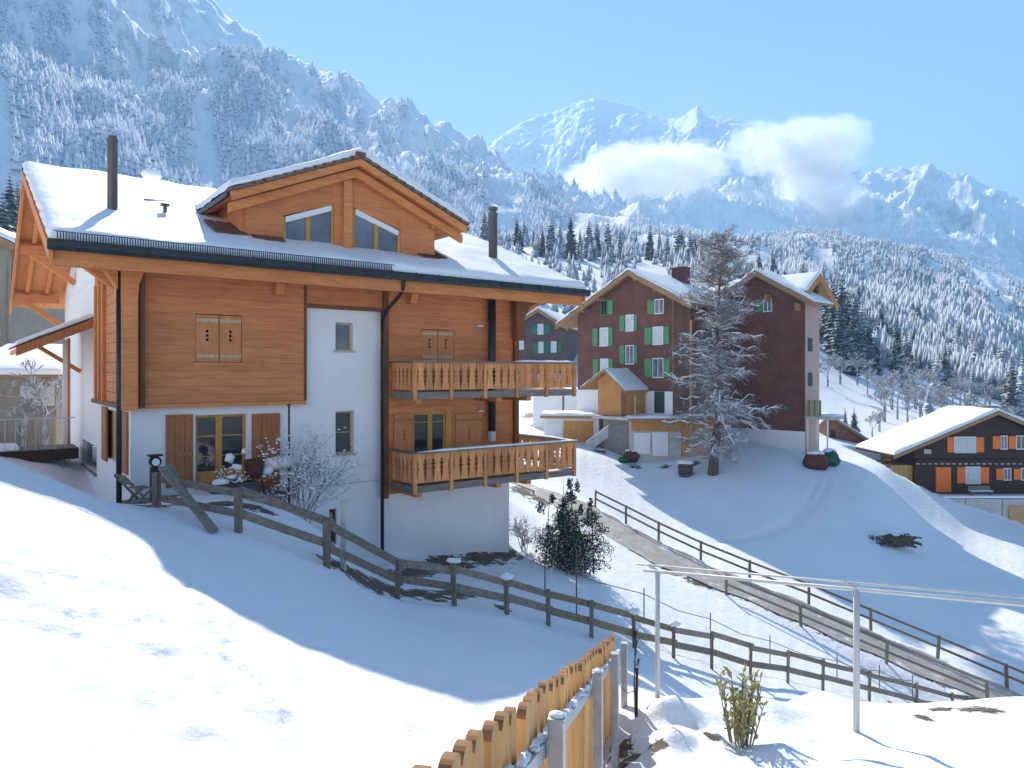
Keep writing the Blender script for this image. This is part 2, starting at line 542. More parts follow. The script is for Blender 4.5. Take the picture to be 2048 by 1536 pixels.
MAT['peak'] = rock_mat('glacier_and_rock', 0.08, 0.5, 0.0035)

def shingle(name, c):
    m, nt, bs = new_mat(name)
    vec = coords(nt, (1, 1, 1))
    sp = N(nt, 'ShaderNodeSeparateXYZ')
    nt.links.new(vec, sp.inputs[0])
    cb = N(nt, 'ShaderNodeCombineXYZ')
    nt.links.new(math_n(nt, 'ADD', sp.outputs[0], sp.outputs[1]), cb.inputs[0])
    nt.links.new(sp.outputs[2], cb.inputs[1])
    br = N(nt, 'ShaderNodeTexBrick')
    br.inputs['Scale'].default_value = 1.0
    br.inputs['Brick Width'].default_value = 0.16; br.inputs['Row Height'].default_value = 0.14
    br.inputs['Mortar Size'].default_value = 0.012
    br.inputs['Color1'].default_value = (*[x * .88 for x in c], 1); br.inputs['Color2'].default_value = (*[x * 1.14 for x in c], 1)
    br.inputs['Mortar'].default_value = (*[x * .6 for x in c], 1)
    nt.links.new(cb.outputs[0], br.inputs['Vector'])
    n1 = noise(nt, vec, 0.8, 5)
    nt.links.new(mixc(nt, 1.0, br.outputs[0], ramp(nt, n1, [(0.3, .72), (0.7, 1.2)]), 'MULTIPLY'), bs.inputs['Base Color'])
    bs.inputs['Roughness'].default_value = 0.8
    bump(nt, bs, br.outputs[1], -0.4, 0.02)
    return m
MAT['shingle'] = shingle('red_brown_shingles', (.18, .07, .048))
MAT['shingle2'] = shingle('grey_brown_shingles', (.13, .085, .08))
MAT['lightshingle'] = shingle('pale_tan_shingles', (.36, .19, .13))  # paler and more tan than the red brown shingles

m, nt, bs = new_mat('gritted_path')
vec = coords(nt)
k = ramp(nt, noise(nt, vec, 1.3, 6, 0.7), [(0.3, (.27, .245, .22)), (0.55, (.40, .37, .335)), (0.8, (.56, .54, .51))])
sf = ramp(nt, noise(nt, vec, 0.9, 7, 0.75), [(0.56, 0.0), (0.64, 0.85)])
nt.links.new(mixc(nt, sf, k, (.78, .79, .81)), bs.inputs['Base Color']); bs.inputs['Roughness'].default_value = 0.75
bump(nt, bs, noise(nt, vec, 30, 4), 0.4, 0.02)
MAT['path'] = m

# ------------------------------------------------------------------ the ground
PATH_PX = [(960, 955, 49), (1030, 972, 46), (1130, 1008, 42), (1240, 1068, 38), (1386, 1137, 35), (1560, 1205, 33), (1742, 1283, 31),
           (1900, 1350, 29.5), (2048, 1412, 28.5), (2260, 1505, 27)]
PATH_PTS = np.array([at(*p) for p in PATH_PX])
PATH_HALF = 1.35
CTRL = [  # pixel, pixel, distance: points of the snow surface
    (0, 1536, 4.2), (430, 1536, 4.9), (860, 1536, 5.7), (0, 1250, 6.3), (330, 1300, 6.7), (620, 1400, 6.8),
    (0, 950, 10.3), (175, 1020, 10.1), (350, 1130, 9.3), (560, 1240, 8.9), (700, 1305, 8.4), (880, 1370, 8.1), (1030, 1420, 7.7),
    (0, 915, 12.2), (100, 955, 12.4), (215, 1005, 12.8), (330, 1060, 12.2), (477, 1063, 13.1), (560, 1110, 12.8), (655, 1135, 13.6),
    (740, 1180, 14.2), (793, 1195, 15.0), (910, 1210, 15.5), (1015, 1228, 16.2), (1097, 1252, 16.8), (1183, 1275, 17.4), (1270, 1298, 18.2),
    (1347, 1316, 19.2), (1423, 1337, 20.2), (1500, 1360, 21.2), (1575, 1364, 22.5), (1645, 1380, 23.8), (1740, 1403, 25.2), (1833, 1427, 26.5),
    (850, 1265, 11.5), (1000, 1300, 11), (1100, 1345, 9.6), (1150, 1310, 13.0), (1225, 1395, 7.6), (1290, 1345, 12.5), (1275, 1405, 7.8),
    (1315, 1393, 7.0), (1713, 1462, 6.2), (1290, 1536, 5.3), (1700, 1536, 5.2), (2048, 1536, 5.3), (1480, 1490, 5.9), (1500, 1402, 7.5),
    (1650, 1398, 7.7), (1900, 1405, 7.7), (2060, 1395, 7.9), (1215, 1536, 6.0), (1000, 1536, 5.6),
    (690, 1148, 19.6), (780, 1150, 20.0), (900, 1130, 22), (1015, 1110, 24), (900, 1165, 18.5), (1050, 1150, 21),
    (1100, 1130, 23.5), (1180, 1150, 24), (1100, 1060, 31), (1200, 1090, 32), (1300, 1180, 27), (1420, 1250, 26),
    (1100, 985, 40), (1060, 1010, 38), (1700, 1360, 27), (1950, 1400, 28.2),
    (1155, 905, 56), (1180, 955, 51), (1270, 930, 57), (1430, 928, 55), (1600, 918, 56), (1640, 945, 54), (1300, 1045, 45), (1430, 1010, 49),
    (1600, 1060, 45), (1480, 1110, 41), (1700, 1165, 38.5), (1780, 1090, 44), (1760, 985, 51), (1765, 935, 56), (1795, 975, 53.5), (1830, 1015, 51.5), (1900, 1150, 42), (2048, 1240, 36),
    (2048, 1120, 47), (1930, 1062, 52), (2048, 1068, 54), (1700, 915, 60), (1740, 910, 63),
    (1100, 882, 63), (1060, 850, 74), (1040, 800, 85), (1080, 720, 95), (1150, 600, 130), (1230, 560, 165), (1000, 560, 150), (1350, 575, 160), (1480, 585, 175), (1580, 600, 190),
    (1680, 850, 85), (1690, 800, 105), (1730, 770, 125), (1790, 720, 190), (1860, 690, 240), (1900, 740, 190), (2048, 790, 180), (1650, 640, 210), (1980, 860, 110), (1850, 850, 95),
    (2000, 900, 85), (1800, 880, 80),
    (1700, 600, 330), (1900, 690, 330), (2048, 800, 330), (1300, 520, 330), (1000, 500, 330), (600, 480, 330), (100, 470, 330), (-300, 460, 330), (2400, 900, 330),
    (600, 1035, 17.2), (540, 1010, 16.6), (650, 1075, 17.8), (70, 905, 24), (-40, 890, 24), (0, 890, 32), (-200, 850, 30), (-100, 760, 45), (0, 760, 48), (120, 700, 70), (300, 640, 90), (600, 600, 110), (-300, 640, 70), (0, 640, 85),
]
CW = [at(*p) for p in CTRL]
CW += [np.array(p) for p in [  # places hidden in the photograph
    (0, 1.3, -1.95), (-.1, 2.5, -2.2), (.35, 4.0, -2.85), (.6, 5.0, -3.1), (-3, 1.0, -1.6), (3, 1.5, -2.5), (-8, 2, -0.5), (8, 2, -3.4), (0, -6, -2.2), (-20, 0, 4), (25, 0, -9), (0, -25, 2), (-22, -20, 7), (24, -20, -7),
    (-70, 0, 24), (90, 0, -45), (0, -90, 16), (-230, 0, 100), (260, 0, -120), (0, -300, 60), (-200, -220, 100), (220, -220, -60),
    (3.5, 12, -6.1), (8, 13.5, -7.2), (12, 18, -10.2), (-2, 30, -4), (-10, 28, -2.8), (-8, 19, -3.05), (-10.4, 18.2, -3.7), (-12.8, 22, -3.8), (-6, 18.2, -3.6),
    (60, 60, -24), (70, 90, -20), (110, 110, -22), (-40, 30, 3), (-50, 60, 10)]]
CW = np.array(CW)
def warp(X, Y):
    r = np.hypot(X, Y)
    return np.stack([np.degrees(np.arctan2(X, Y)) / 9.0, np.log(np.maximum(r, 0.5)) * 3.4], -1)
def tps_k(d2):
    return 0.5 * d2 * np.log(d2 + 1e-9)
CQ = warp(CW[:, 0], CW[:, 1])
_n = len(CQ)
_K = tps_k(((CQ[:, None] - CQ[None]) ** 2).sum(-1)) + np.eye(_n) * 0.02
_P = np.hstack([np.ones((_n, 1)), CQ])
_A = np.block([[_K, _P], [_P.T, np.zeros((3, 3))]])
_W = np.linalg.solve(_A, np.concatenate([CW[:, 2], np.zeros(3)]))

def poly_near(X, Y, pts):
    """distance to a polyline, the height along it and the signed side"""
    best = np.full(X.shape, 1e9); zz = np.zeros(X.shape)
    for a, b in zip(pts[:-1], pts[1:]):
        ab = b[:2] - a[:2]
        t = np.clip(((X - a[0]) * ab[0] + (Y - a[1]) * ab[1]) / (ab @ ab), 0, 1)
        d = np.hypot(X - a[0] - t * ab[0], Y - a[1] - t * ab[1])
        k = d < best
        best = np.where(k, d, best); zz = np.where(k, a[2] + t * (b[2] - a[2]), zz)
    return best, zz

DENTS = []          # (x, y, radius, depth)
class _Axes:
    o = at(1830, 985, 60)[:2]; X = np.array([1.0, 0.0]); Y = np.array([0.0, 1.0])
FLATS = [(_Axes, -2.4, 18.0, -1.9, 6.0, at(1830, 985, 60)[2] - .12, .8)]          # (polygon frame, x0, x1, y0, y1, z, margin)
GROOVE = None
def ground(X, Y, detail=True):
    X = np.atleast_1d(np.asarray(X, float)); Y = np.atleast_1d(np.asarray(Y, float))
    Q = warp(X, Y)
    z = np.empty(len(X))
    for i in range(0, len(X), 20000):
        q = Q[i:i + 20000]
        d2 = ((q[:, None] - CQ[None]) ** 2).sum(-1)
        z[i:i + 20000] = tps_k(d2) @ _W[:_n] + _W[_n] + q @ _W[_n + 1:]
    r = np.hypot(X, Y)
    if detail:
        a = np.clip(r / 30, 0.35, 2.5)
        z = z + 0.06 * a * fbm(X * 0.45 / a, Y * 0.45 / a, 4) + 0.022 * fbm(X * 2.1, Y * 2.1, 3, k=3)
    m = (r < 80) & (Y > 15)
    if m.any():
        d, zz = poly_near(X[m], Y[m], PATH_PTS)
        wgt = 1 - sstep(PATH_HALF + 0.15, PATH_HALF + 1.5, d)
        z[m] = z[m] * (1 - wgt) + (zz - 0.06) * wgt
    for fr, x0, x1, y0, y1, zf, mg in FLATS:
        lx = (X - fr.o[0]) * fr.X[0] + (Y - fr.o[1]) * fr.X[1]; ly = (X - fr.o[0]) * fr.Y[0] + (Y - fr.o[1]) * fr.Y[1]
        d = np.maximum(np.maximum(x0 - lx, lx - x1), np.maximum(y0 - ly, ly - y1))
        wgt = 1 - sstep(0, mg, d)
        z = z * (1 - wgt) + zf * wgt
    for x, y, rad, dep in DENTS:
        k = (np.abs(X - x) < 3 * rad) & (np.abs(Y - y) < 3 * rad)
        if k.any():
            q = ((X[k] - x) ** 2 + (Y[k] - y) ** 2) / rad ** 2
            z[k] += -dep * np.exp(-q) + dep * 0.22 * np.exp(-(q - 2.2) ** 2)
    if GROOVE is not None and detail:
        for off in (0, 0.9):
            d, _ = poly_near(X, Y, GROOVE + np.array([off, off * .3, 0]))
            z = z - 0.14 * np.exp(-(d / 0.22) ** 2)
    return z
_DD = np.geomspace(2, 330, 700)
def hit(px, py):
    """where the view ray through a pixel meets the ground"""
    X, Y = (px - 1024) / F * _DD, _DD
    g = ground(X, Y, False)
    k = np.nonzero((HY - py) / F * _DD <= g)[0]
    d = _DD[k[0]] if len(k) else _DD[-1]
    p = at(px, py, d)
    return np.array([p[0], p[1], ground(p[0], p[1])[0]])
def gz(x, y):
    return float(ground(x, y)[0])

# prints in the snow: a walked line and a few sunk hollows
_rnd = random.Random(4)
for a, b, n in (((352, 1150), (475, 1330), 9), ((475, 1330), (640, 1515), 11), ((60, 1150), (300, 1190), 9), ((150, 1230), (500, 1258), 9)):
    for i in range(n):
        t = (i + _rnd.uniform(-.3, .3)) / n
        p = hit(a[0] + (b[0] - a[0]) * t + _rnd.uniform(-6, 6), a[1] + (b[1] - a[1]) * t + _rnd.uniform(-4, 4))
        DENTS.append((p[0], p[1], _rnd.uniform(.035, .06), _rnd.uniform(.03, .065)))
for px, py, rad, dep in ((290, 1296, .09, .06), (318, 1304, .08, .07), (345, 1308, .1, .05), (120, 1268, .14, .05), (75, 1262, .12, .04), (150, 1278, .06, .05), (8, 1165, .2, -.1), (200, 1410, .3, .03), (330, 1420, .25, .03),
                         (455, 1325, .07, .06), (560, 1445, .2, .05), (860, 1470, .2, .05), (390, 1480, .2, .04),
                         (1400, 1440, .22, .09), (1470, 1440, .25, .08), (1530, 1425, .3, -.12), (1640, 1400, .25, -.1), (1330, 1480, .18, -.07), (1390, 1500, .16, .08), (1560, 1510, .2, -.08), (1660, 1500, .25, .06),
                         (1800, 1480, .3, .06), (1900, 1440, .3, .06), (1300, 1440, .15, -.1), (1345, 1420, .2, -.12), (1260, 1500, .12, -.1), (1290, 1530, .1, .08), (1370, 1450, .1, .06)):
    p = hit(px, py)
    DENTS.append((p[0], p[1], rad, dep))
GROOVE = np.array([hit(x, y) for x, y in ((1430, 1085), (1500, 1075), (1560, 1052), (1610, 1010), (1635, 965))])

# bare soil and grass showing through: pixel, radius in metres
BARE = [(720, 1160, .7), (760, 1172, .7), (800, 1185, .8), (850, 1192, .8), (905, 1187, .6), (950, 1180, .5), (700, 1140, .4), (815, 1150, .9), (900, 1125, 1.0), (970, 1115, 1.0), (1010, 1108, .8),
        (855, 1140, .8), (660, 1128, .35), (500, 1015, .5), (530, 1022, .3), (1005, 1215, .3), (300, 1012, .5), (380, 1010, .5), (440, 1008, .5), (230, 1000, .5),
        (1310, 1125, .9), (1350, 1145, .9), (1400, 1165, 1.0), (1440, 1175, .8), (1270, 1105, .7), (1050, 985, 1.2), (1090, 1000, 1.3), (1130, 1018, 1.2), (1195, 1058, 1.0), (1220, 1075, 1.0),
        (1960, 1422, .25), (1880, 1418, .2), (1780, 1405, .2), (1250, 1490, .16), (1255, 1525, .14), (1320, 1500, .1), (1425, 1480, .1), (1845, 1440, .12),
        (1270, 935, .7), (1330, 935, .6), (1390, 930, .7), (1200, 905, .9), (1065, 835, 1.6), (1080, 850, 1.4), (1250, 920, .6), (1080, 870, .8)]
BARE_W = []
for px, py, rad in BARE:
    p = hit(px, py)
    BARE_W.append((p[0], p[1], rad))

def build_ground():
    az = np.concatenate([np.arange(-180, -42, 4.0), np.arange(-42, 42.01, 0.15), np.arange(46, 180.1, 4.0)])
    rr = np.geomspace(1.1, 340, 540)
    A, Rr = np.meshgrid(np.radians(az), rr)
    X = (Rr * np.sin(A)).ravel(); Y = (Rr * np.cos(A)).ravel()
    Z = ground(X, Y)
    na, nr = len(az), len(rr)
    i = np.arange(nr - 1)[:, None] * na + np.arange(na - 1)[None]
    Fs = np.stack([i, i + 1, i + na + 1, i + na], -1).reshape(-1, 4)
    me = np_mesh('snow_ground', np.stack([X, Y, Z], -1), Fs, MAT['ground'], True)
    b = np.zeros(len(X))
    for x, y, rad in BARE_W:
        k = (np.abs(X - x) < 3 * rad) & (np.abs(Y - y) < 3 * rad)
        q = ((X[k] - x) ** 2 + (Y[k] - y) ** 2) / rad ** 2
        b[k] = np.maximum(b[k], np.exp(-q * 1.1))
    m = (np.hypot(X, Y) < 60) & (Y > 20)
    d, _ = poly_near(X[m], Y[m], PATH_PTS)
    b[m] = np.maximum(b[m], 0.55 * np.exp(-((d - PATH_HALF) / 0.35) ** 2))
    at_ = me.attributes.new('bare', 'FLOAT', 'POINT')
    at_.data.foreach_set('value', b.astype(np.float32))
    o = link('snow_ground', me)
    tag(o, 'snow covered hillside falling away to the right', kind='structure')
    return o

def build_path():
    pts = PATH_PTS
    V, Fs = [], []
    cum = np.concatenate([[0], np.cumsum(np.hypot(*np.diff(pts[:, :2], axis=0).T))])
    n, mcol = 90, 7
    for i in range(n):
        t = cum[-1] * i / (n - 1)
        p = np.array([np.interp(t, cum, pts[:, k]) for k in range(3)])
        q = np.array([np.interp(min(t + .6, cum[-1]), cum, pts[:, k]) for k in range(3)]); q0 = np.array([np.interp(max(t - .6, 0), cum, pts[:, k]) for k in range(3)])
        d = (q - q0)[:2]; d /= np.hypot(*d)
        for j in range(mcol):
            s = (j / (mcol - 1) - .5) * 2
            wob = 0.12 * math.sin(i * .9 + (7 if s > 0 else 0)) * (abs(s) == 1)
            V.append((p[0] + d[1] * s * (PATH_HALF + wob), p[1] - d[0] * s * (PATH_HALF + wob), p[2] + 0.03 * (1 - s * s)))
    for i in range(n - 1):
        for j in range(mcol - 1):
            a = i * mcol + j
            Fs.append((a, a + 1, a + mcol + 1, a + mcol))
    o = link('path', np_mesh('path', V, Fs, MAT['path'], True))
    tag(o, 'gritted lane running down past the chalet', kind='structure')

# ------------------------------------------------------------------ mountains
def mountain(name, label, mat, crest, foot, seed, amp, prof=1.0, nx=420, ny=150, rough=1.0, back=0.35, ridge_dir=0.0, jag=1.0):
    """crest/foot: lists of (pixel x, pixel y, distance) of its skyline and its foot"""
    crest = np.array(crest, float); foot = np.array(foot, float)
    px = np.linspace(crest[0, 0], crest[-1, 0], nx)
    cD = np.interp(px, crest[:, 0], crest[:, 2]); cy = np.interp(px, crest[:, 0], crest[:, 1])
    fD = np.interp(px, foot[:, 0], foot[:, 2]); fy = np.interp(px, foot[:, 0], foot[:, 1])
    zc = (HY - cy) / F * cD; zf = (HY - fy) / F * fD
    t = np.concatenate([np.linspace(0, 1, ny), 1 + np.linspace(0.03, back, 12)])
    T, PX = np.meshgrid(t, px, indexing='ij')
    D = fD + (cD - fD) * T
    X = (PX - 1024) / F * D; Y = D
    tt = np.clip(T, 0, 1)
    Z = zf + (zc - zf) * tt ** prof
    Z = Z - np.clip(T - 1, 0, 9) * (zc - zf) * 1.3
    s = 1.0 / (0.22 * (cD.mean() - fD.mean()))
    n1 = ridged(X * s + seed, Y * s * 0.55 + ridge_dir * X * s, 6, 0.52, k=seed % 5)
    n2 = fbm(X * s * 4 + seed * 3, Y * s * 4, 5, 0.55)
    env = np.sin(np.pi * np.clip(tt, 0, 1)) ** 0.8
    cr = np.exp(-((T - 1) / 0.05) ** 2)
    Z = Z + amp * (n1 - 0.9) * env + amp * 0.22 * rough * n2 * (env + 0.35 * cr) + amp * 0.10 * jag * ridged(X * s * 7, Y * s * 7, 3) * cr
    V = np.stack([X, Y, Z], -1).reshape(-1, 3)
    nT = len(t)
    i = np.arange(nT - 1)[:, None] * nx + np.arange(nx - 1)[None]
    Fs = np.stack([i, i + 1, i + nx + 1, i + nx], -1).reshape(-1, 4)
    o = link(name, np_mesh(name, V, Fs, mat, True))
    tag(o, label, kind='structure')
    return V.reshape(nT, nx, 3)

def forest(name, label, grid, mat, n, hmin, hmax, t0, t1, seed, thr, sx, sy, px_fade=None, width=0.2):
    """a far wood: thousands of small conifers standing on a mountain grid, one mass"""
    rs = np.random.RandomState(seed)
    nT, nX = grid.shape[:2]
    a = rs.uniform(t0, t1, n * 3); b = rs.uniform(0, nX - 2, n * 3)
    keep = (fbm(b * sx, a * sy, 4, 0.6, k=seed % 4) + rs.uniform(-.25, .25, n * 3)) > thr
    a, b = a[keep][:n], b[keep][:n]
    ia = np.minimum(a.astype(int), nT - 2); ib = b.astype(int); fa = (a - ia)[:, None]; fb = (b - ib)[:, None]
    P = (grid[ia, ib] * (1 - fa) + grid[ia + 1, ib] * fa) * (1 - fb) + (grid[ia, ib + 1] * (1 - fa) + grid[ia + 1, ib + 1] * fa) * fb
    m = len(P)
    h = hmin + (hmax - hmin) * rs.uniform(0, 1, m) ** 1.7; r = h * rs.uniform(width * .8, width * 1.25, m)
    ph = rs.uniform(0, 6.28, m)
    k = 5
    V = np.zeros((m, 2 * k + 2, 3))
    for j in range(k):
        th = ph + 2 * np.pi * j / k
        V[:, j] = P + np.stack([r * np.cos(th), r * np.sin(th), h * 0.05 * np.ones(m)], -1)
        V[:, k + 1 + j] = P + np.stack([0.62 * r * np.cos(th + .6), 0.62 * r * np.sin(th + .6), h * 0.42], -1)
    V[:, k] = P + np.stack([0 * h, 0 * h, h * 0.68], -1)
    V[:, 2 * k + 1] = P + np.stack([0 * h, 0 * h, h], -1)
    base = np.arange(m)[:, None] * (2 * k + 2)
    tri = []
    for j in range(k):
        tri.append((j, (j + 1) % k, k)); tri.append((k + 1 + j, k + 1 + (j + 1) % k, 2 * k + 1))
    Fs = (base[:, None] + np.array(tri)[None]).reshape(-1, 3)
    o = link(name, np_mesh(name, V.reshape(-1, 3), Fs, mat))
    tag(o, label, 'forest', kind='stuff')

build_ground()
build_path()
_pa, _pd = np.meshgrid(np.linspace(1340, 2150, 120), np.geomspace(150, 335, 60))
_hx, _hy = (_pa - 1024) / F * _pd, _pd
G0 = np.stack([_hx, _hy, ground(_hx.ravel(), _hy.ravel()).reshape(_hx.shape)], -1)
G1 = mountain('mountain_slope', 'steep snowy wooded mountain flank in blue shade on the left', MAT['rock'],
              [(-700, -520, 1000), (-300, -420, 1050), (0, -250, 1150), (250, -90, 1250), (420, 2, 1350), (500, 75, 1420), (560, 112, 1480), (640, 145, 1560), (690, 160, 1600), (720, 190, 1630), (755, 215, 1650), (785, 207, 1680),
               (840, 245, 1740), (900, 270, 1800), (960, 305, 1860), (1010, 345, 1920), (1060, 372, 1980), (1130, 396, 2050), (1200, 425, 2120), (1290, 460, 2200), (1400, 500, 2300)],
              [(-700, 480, 300), (0, 480, 320), (600, 490, 350), (1000, 505, 420), (1400, 520, 600)], 3, 70, 1.05, nx=460, ny=190, ridge_dir=0.5, jag=0.5, rough=0.55)
G3 = mountain('valley_side', 'forested valley side below the peaks on the right', MAT['rock'],
              [(850, 490, 1500), (1000, 484, 1450), (1200, 478, 1400), (1400, 474, 1350), (1550, 474, 1320), (1700, 484, 1300), (1850, 512, 1280), (1950, 530, 1260), (2048, 570, 1240), (2300, 640, 1200), (2700, 760, 1150)],
              [(850, 520, 320), (1300, 540, 320), (1600, 585, 300), (1800, 650, 310), (2048, 800, 300), (2700, 1000, 290)], 5, 22, 1.0, nx=380, ny=150, ridge_dir=-0.4, rough=.6, jag=.3)
G2 = mountain('far_peaks', 'hazy glaciated peaks at the head of the valley', MAT['peak'],
              [(800, 330, 3300), (900, 330, 3300), (975, 293, 3350), (1010, 270, 3400), (1055, 243, 3450), (1110, 225, 3500), (1150, 212, 3500), (1191, 199, 3500), (1235, 206, 3480), (1290, 226, 3450), (1335, 243, 3350), (1360, 240, 3200),
               (1382, 224, 3120), (1396, 216, 3100), (1412, 234, 3100), (1440, 236, 3120), (1490, 246, 3150), (1560, 275, 3100), (1640, 310, 3000), (1713, 355, 2900), (1770, 350, 2800), (1820, 340, 2750), (1850, 334, 2720), (1890, 350, 2700), (1931, 352, 2680),
               (1965, 370, 2660), (1990, 378, 2650), (2015, 395, 2640), (2048, 420, 2600), (2300, 520, 2500), (2600, 600, 2400)],
              [(800, 500, 1700), (1200, 500, 1650), (1600, 500, 1550), (2000, 560, 1450), (2600, 700, 1400)], 9, 120, 1.15, nx=520, ny=170, ridge_dir=0.15, jag=0.7)
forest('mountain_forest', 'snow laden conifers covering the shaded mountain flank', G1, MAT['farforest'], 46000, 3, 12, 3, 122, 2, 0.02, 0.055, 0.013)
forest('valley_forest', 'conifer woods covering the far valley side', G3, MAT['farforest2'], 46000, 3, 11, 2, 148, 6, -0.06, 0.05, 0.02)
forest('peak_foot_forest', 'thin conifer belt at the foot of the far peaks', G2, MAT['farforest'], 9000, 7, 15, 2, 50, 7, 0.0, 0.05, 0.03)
forest('hillside_forest', 'young conifers thickly covering the near hillside', G0, MAT['nearforest'], 4200, 3.5, 7.5, 0, 58, 3, -0.05, 0.06, 0.07, width=.17)
_pa, _pd = np.meshgrid(np.linspace(960, 1420, 90), np.geomspace(118, 335, 60))
_hx, _hy = (_pa - 1024) / F * _pd, _pd
G00 = np.stack([_hx, _hy, ground(_hx.ravel(), _hy.ravel()).reshape(_hx.shape)], -1)
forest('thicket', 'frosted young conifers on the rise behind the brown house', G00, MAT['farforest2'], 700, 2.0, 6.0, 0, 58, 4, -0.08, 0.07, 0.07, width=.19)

# ------------------------------------------------------------------ generic building pieces (in a Frame)
def window(fr, name, u0, u1, z0, z1, y, fw=0.06, mull=(), trans=(), mat='frame', pane='glass', parent=None, depth=0.09, label=None):
    """frame of the window is the part, its glass the sub-part; y = front face of the frame"""
    m = MB()
    m.box(u0, u1, y, y + depth, z1 - fw, z1).box(u0, u1, y, y + depth, z0, z0 + fw)
    m.box(u0, u0 + fw, y, y + depth, z0 + fw, z1 - fw).box(u1 - fw, u1, y, y + depth, z0 + fw, z1 - fw)
    for c, wd in mull:
        m.box(c - wd / 2, c + wd / 2, y - 0.012, y + depth - .004, z0 + fw, z1 - fw)
    for c, wd in trans:
        m.box(u0 + fw, u1 - fw, y + 0.012, y + depth - .008, c - wd / 2, c + wd / 2)
    o = fr.add(m, name, MAT[mat], parent)
    if label: o['label'] = label
    MB().box(u0 + fw * .5, u1 - fw * .5, y + depth * .45, y + depth * .45 + 0.02, z0 + fw * .5, z1 - fw * .5).build('pane', MAT[pane], o)
    return o

def shutter(fr, u0, u1, z0, z1, y, mat='shutter', holes=True, parent=None, label=None, thick=0.045, batten='shutter'):
    m = MB()
    cu = (u0 + u1) / 2
    hs = []
    if holes:
        zc = z0 + (z1 - z0) * 0.56
        for k in (-1, 0, 1):
            hs.append((cu - .035, cu + .035, zc + k * .11 - .035, zc + k * .11 + .035))
    n = 3
    # upright boards with real gaps between them
    if holes:
        m.holes(u0, u1, z0, z1, y, y + thick, hs)
    else:
        for i in range(n):
            a, b = u0 + (u1 - u0) * i / n + .004, u0 + (u1 - u0) * (i + 1) / n - .004
            m.box(a, b, y, y + thick, z0, z1)
    o = fr.add(m, 'shutter', MAT[mat], parent)
    if label: o['label'] = label
    h = z1 - z0
    for q in (0.12, 0.88) if h < 1.6 else (0.08, 0.45, 0.92):
        zc = z0 + h * q
        MB().box(u0 + .01, u1 - .01, y - .028, y - .002, zc - .045, zc + .045).build('batten', MAT[batten], o)
    return o

def planks(fr, u0, u1, z0, z1, y0, y1, h, mat, holes=(), seed=0, parent=None):
    """horizontal boards, each an object of its own, proud by a few millimetres of each other"""
    rnd = random.Random(seed)
    n = max(1, round((z1 - z0) / h)); hh = (z1 - z0) / n
    cache = {}
    for i in range(n):
        a, b = z0 + i * hh, z0 + (i + 1) * hh - 0.002
        cuts = sorted([(max(q[0], u0), min(q[1], u1)) for q in holes if q[2] < b and q[3] > a])
        segs, c = [], u0
        for q0, q1 in cuts:
            if q0 > c + .02: segs.append((c, q0))
            c = max(c, q1)
        if u1 > c + .02: segs.append((c, u1))
        for s0, s1 in segs:
            key = (round(s0, 4), round(s1, 4))
            if key not in cache:
                L = s1 - s0
                bv = 0.003
                prof = [(y1 - y0, 0), (0.0 + bv, 0), (0, bv), (0, hh - .002 - bv), (bv, hh - .002), (y1 - y0, hh - .002)]
                mb = MB().yz([(p, q) for p, q in prof], 0, L)
                cache[key] = mb.mesh('plank')
                cache[key].materials.append(mat)
            o = link('plank', cache[key], None, parent or fr.root, (s0, y0 + rnd.uniform(-.003, .003), a + (fr.loc[2] if parent is None else 0)))

def snap(r, z0, z1, h):
    n = max(1, round((z1 - z0) / h)); hh = (z1 - z0) / n
    return (r[0], r[1], z0 + round((r[2] - z0) / hh) * hh, z0 + round((r[3] - z0) / hh) * hh)

def slab_roof(fr, pts, thick, name, mat, parent=None):
    """a roof plane given by 4 corner points of its top (x,y,z), thickened downwards"""
    return fr.add(MB().prism(pts, (0, 0, -thick)), name, mat, parent)

def snow_slab(fr, pts, thick, name='roof_snow', parent=None, nu=40, nv=14, seed=1, edge=0.16, amp=0.03):
    """snow lying on a roof plane: rounded edges, uneven surface; pts = corners in order"""
    p = [np.array(q, float) for q in pts]
    V, Fs = [], []
    L1 = np.linalg.norm(p[1] - p[0]); L2 = np.linalg.norm(p[3] - p[0])
    def tt(n, L):
        e = min(edge / L, .3)
        return np.concatenate([[0, e * .12, e * .4], np.linspace(e, 1 - e, n), [1 - e * .4, 1 - e * .12, 1]])
    us, vs = tt(nu, L1), tt(nv, L2)
    for b in vs:
        for a in us:
            q = (p[0] * (1 - a) + p[1] * a) * (1 - b) + (p[3] * (1 - a) + p[2] * a) * b
            d = min(a * L1, (1 - a) * L1, b * L2, (1 - b) * L2) / edge
            k = math.sqrt(max(0.0, 1 - (1 - min(d, 1)) ** 2))
            nz = float(fbm(np.array([q[0] * .7 + seed * 9]), np.array([q[1] * .7]), 4)[0])
            wob = 0.09 * float(fbm(np.array([q[0] * 1.7 + seed]), np.array([q[1] * 1.7 + 3]), 2)[0]) if d < .2 else 0
            V.append((q[0] + wob, q[1] + wob, q[2] + k * (thick + amp * 2.6 * nz) + .004))
    n, m = len(us), len(vs)
    for j in range(m - 1):
        for i in range(n - 1):
            a = j * n + i
            Fs.append((a, a + 1, a + n + 1, a + n))
    me = np_mesh(name, V, Fs, MAT['snow'], True)
    return link(name, me, None, parent or fr.root, fr.loc if parent is None else (0, 0, 0))

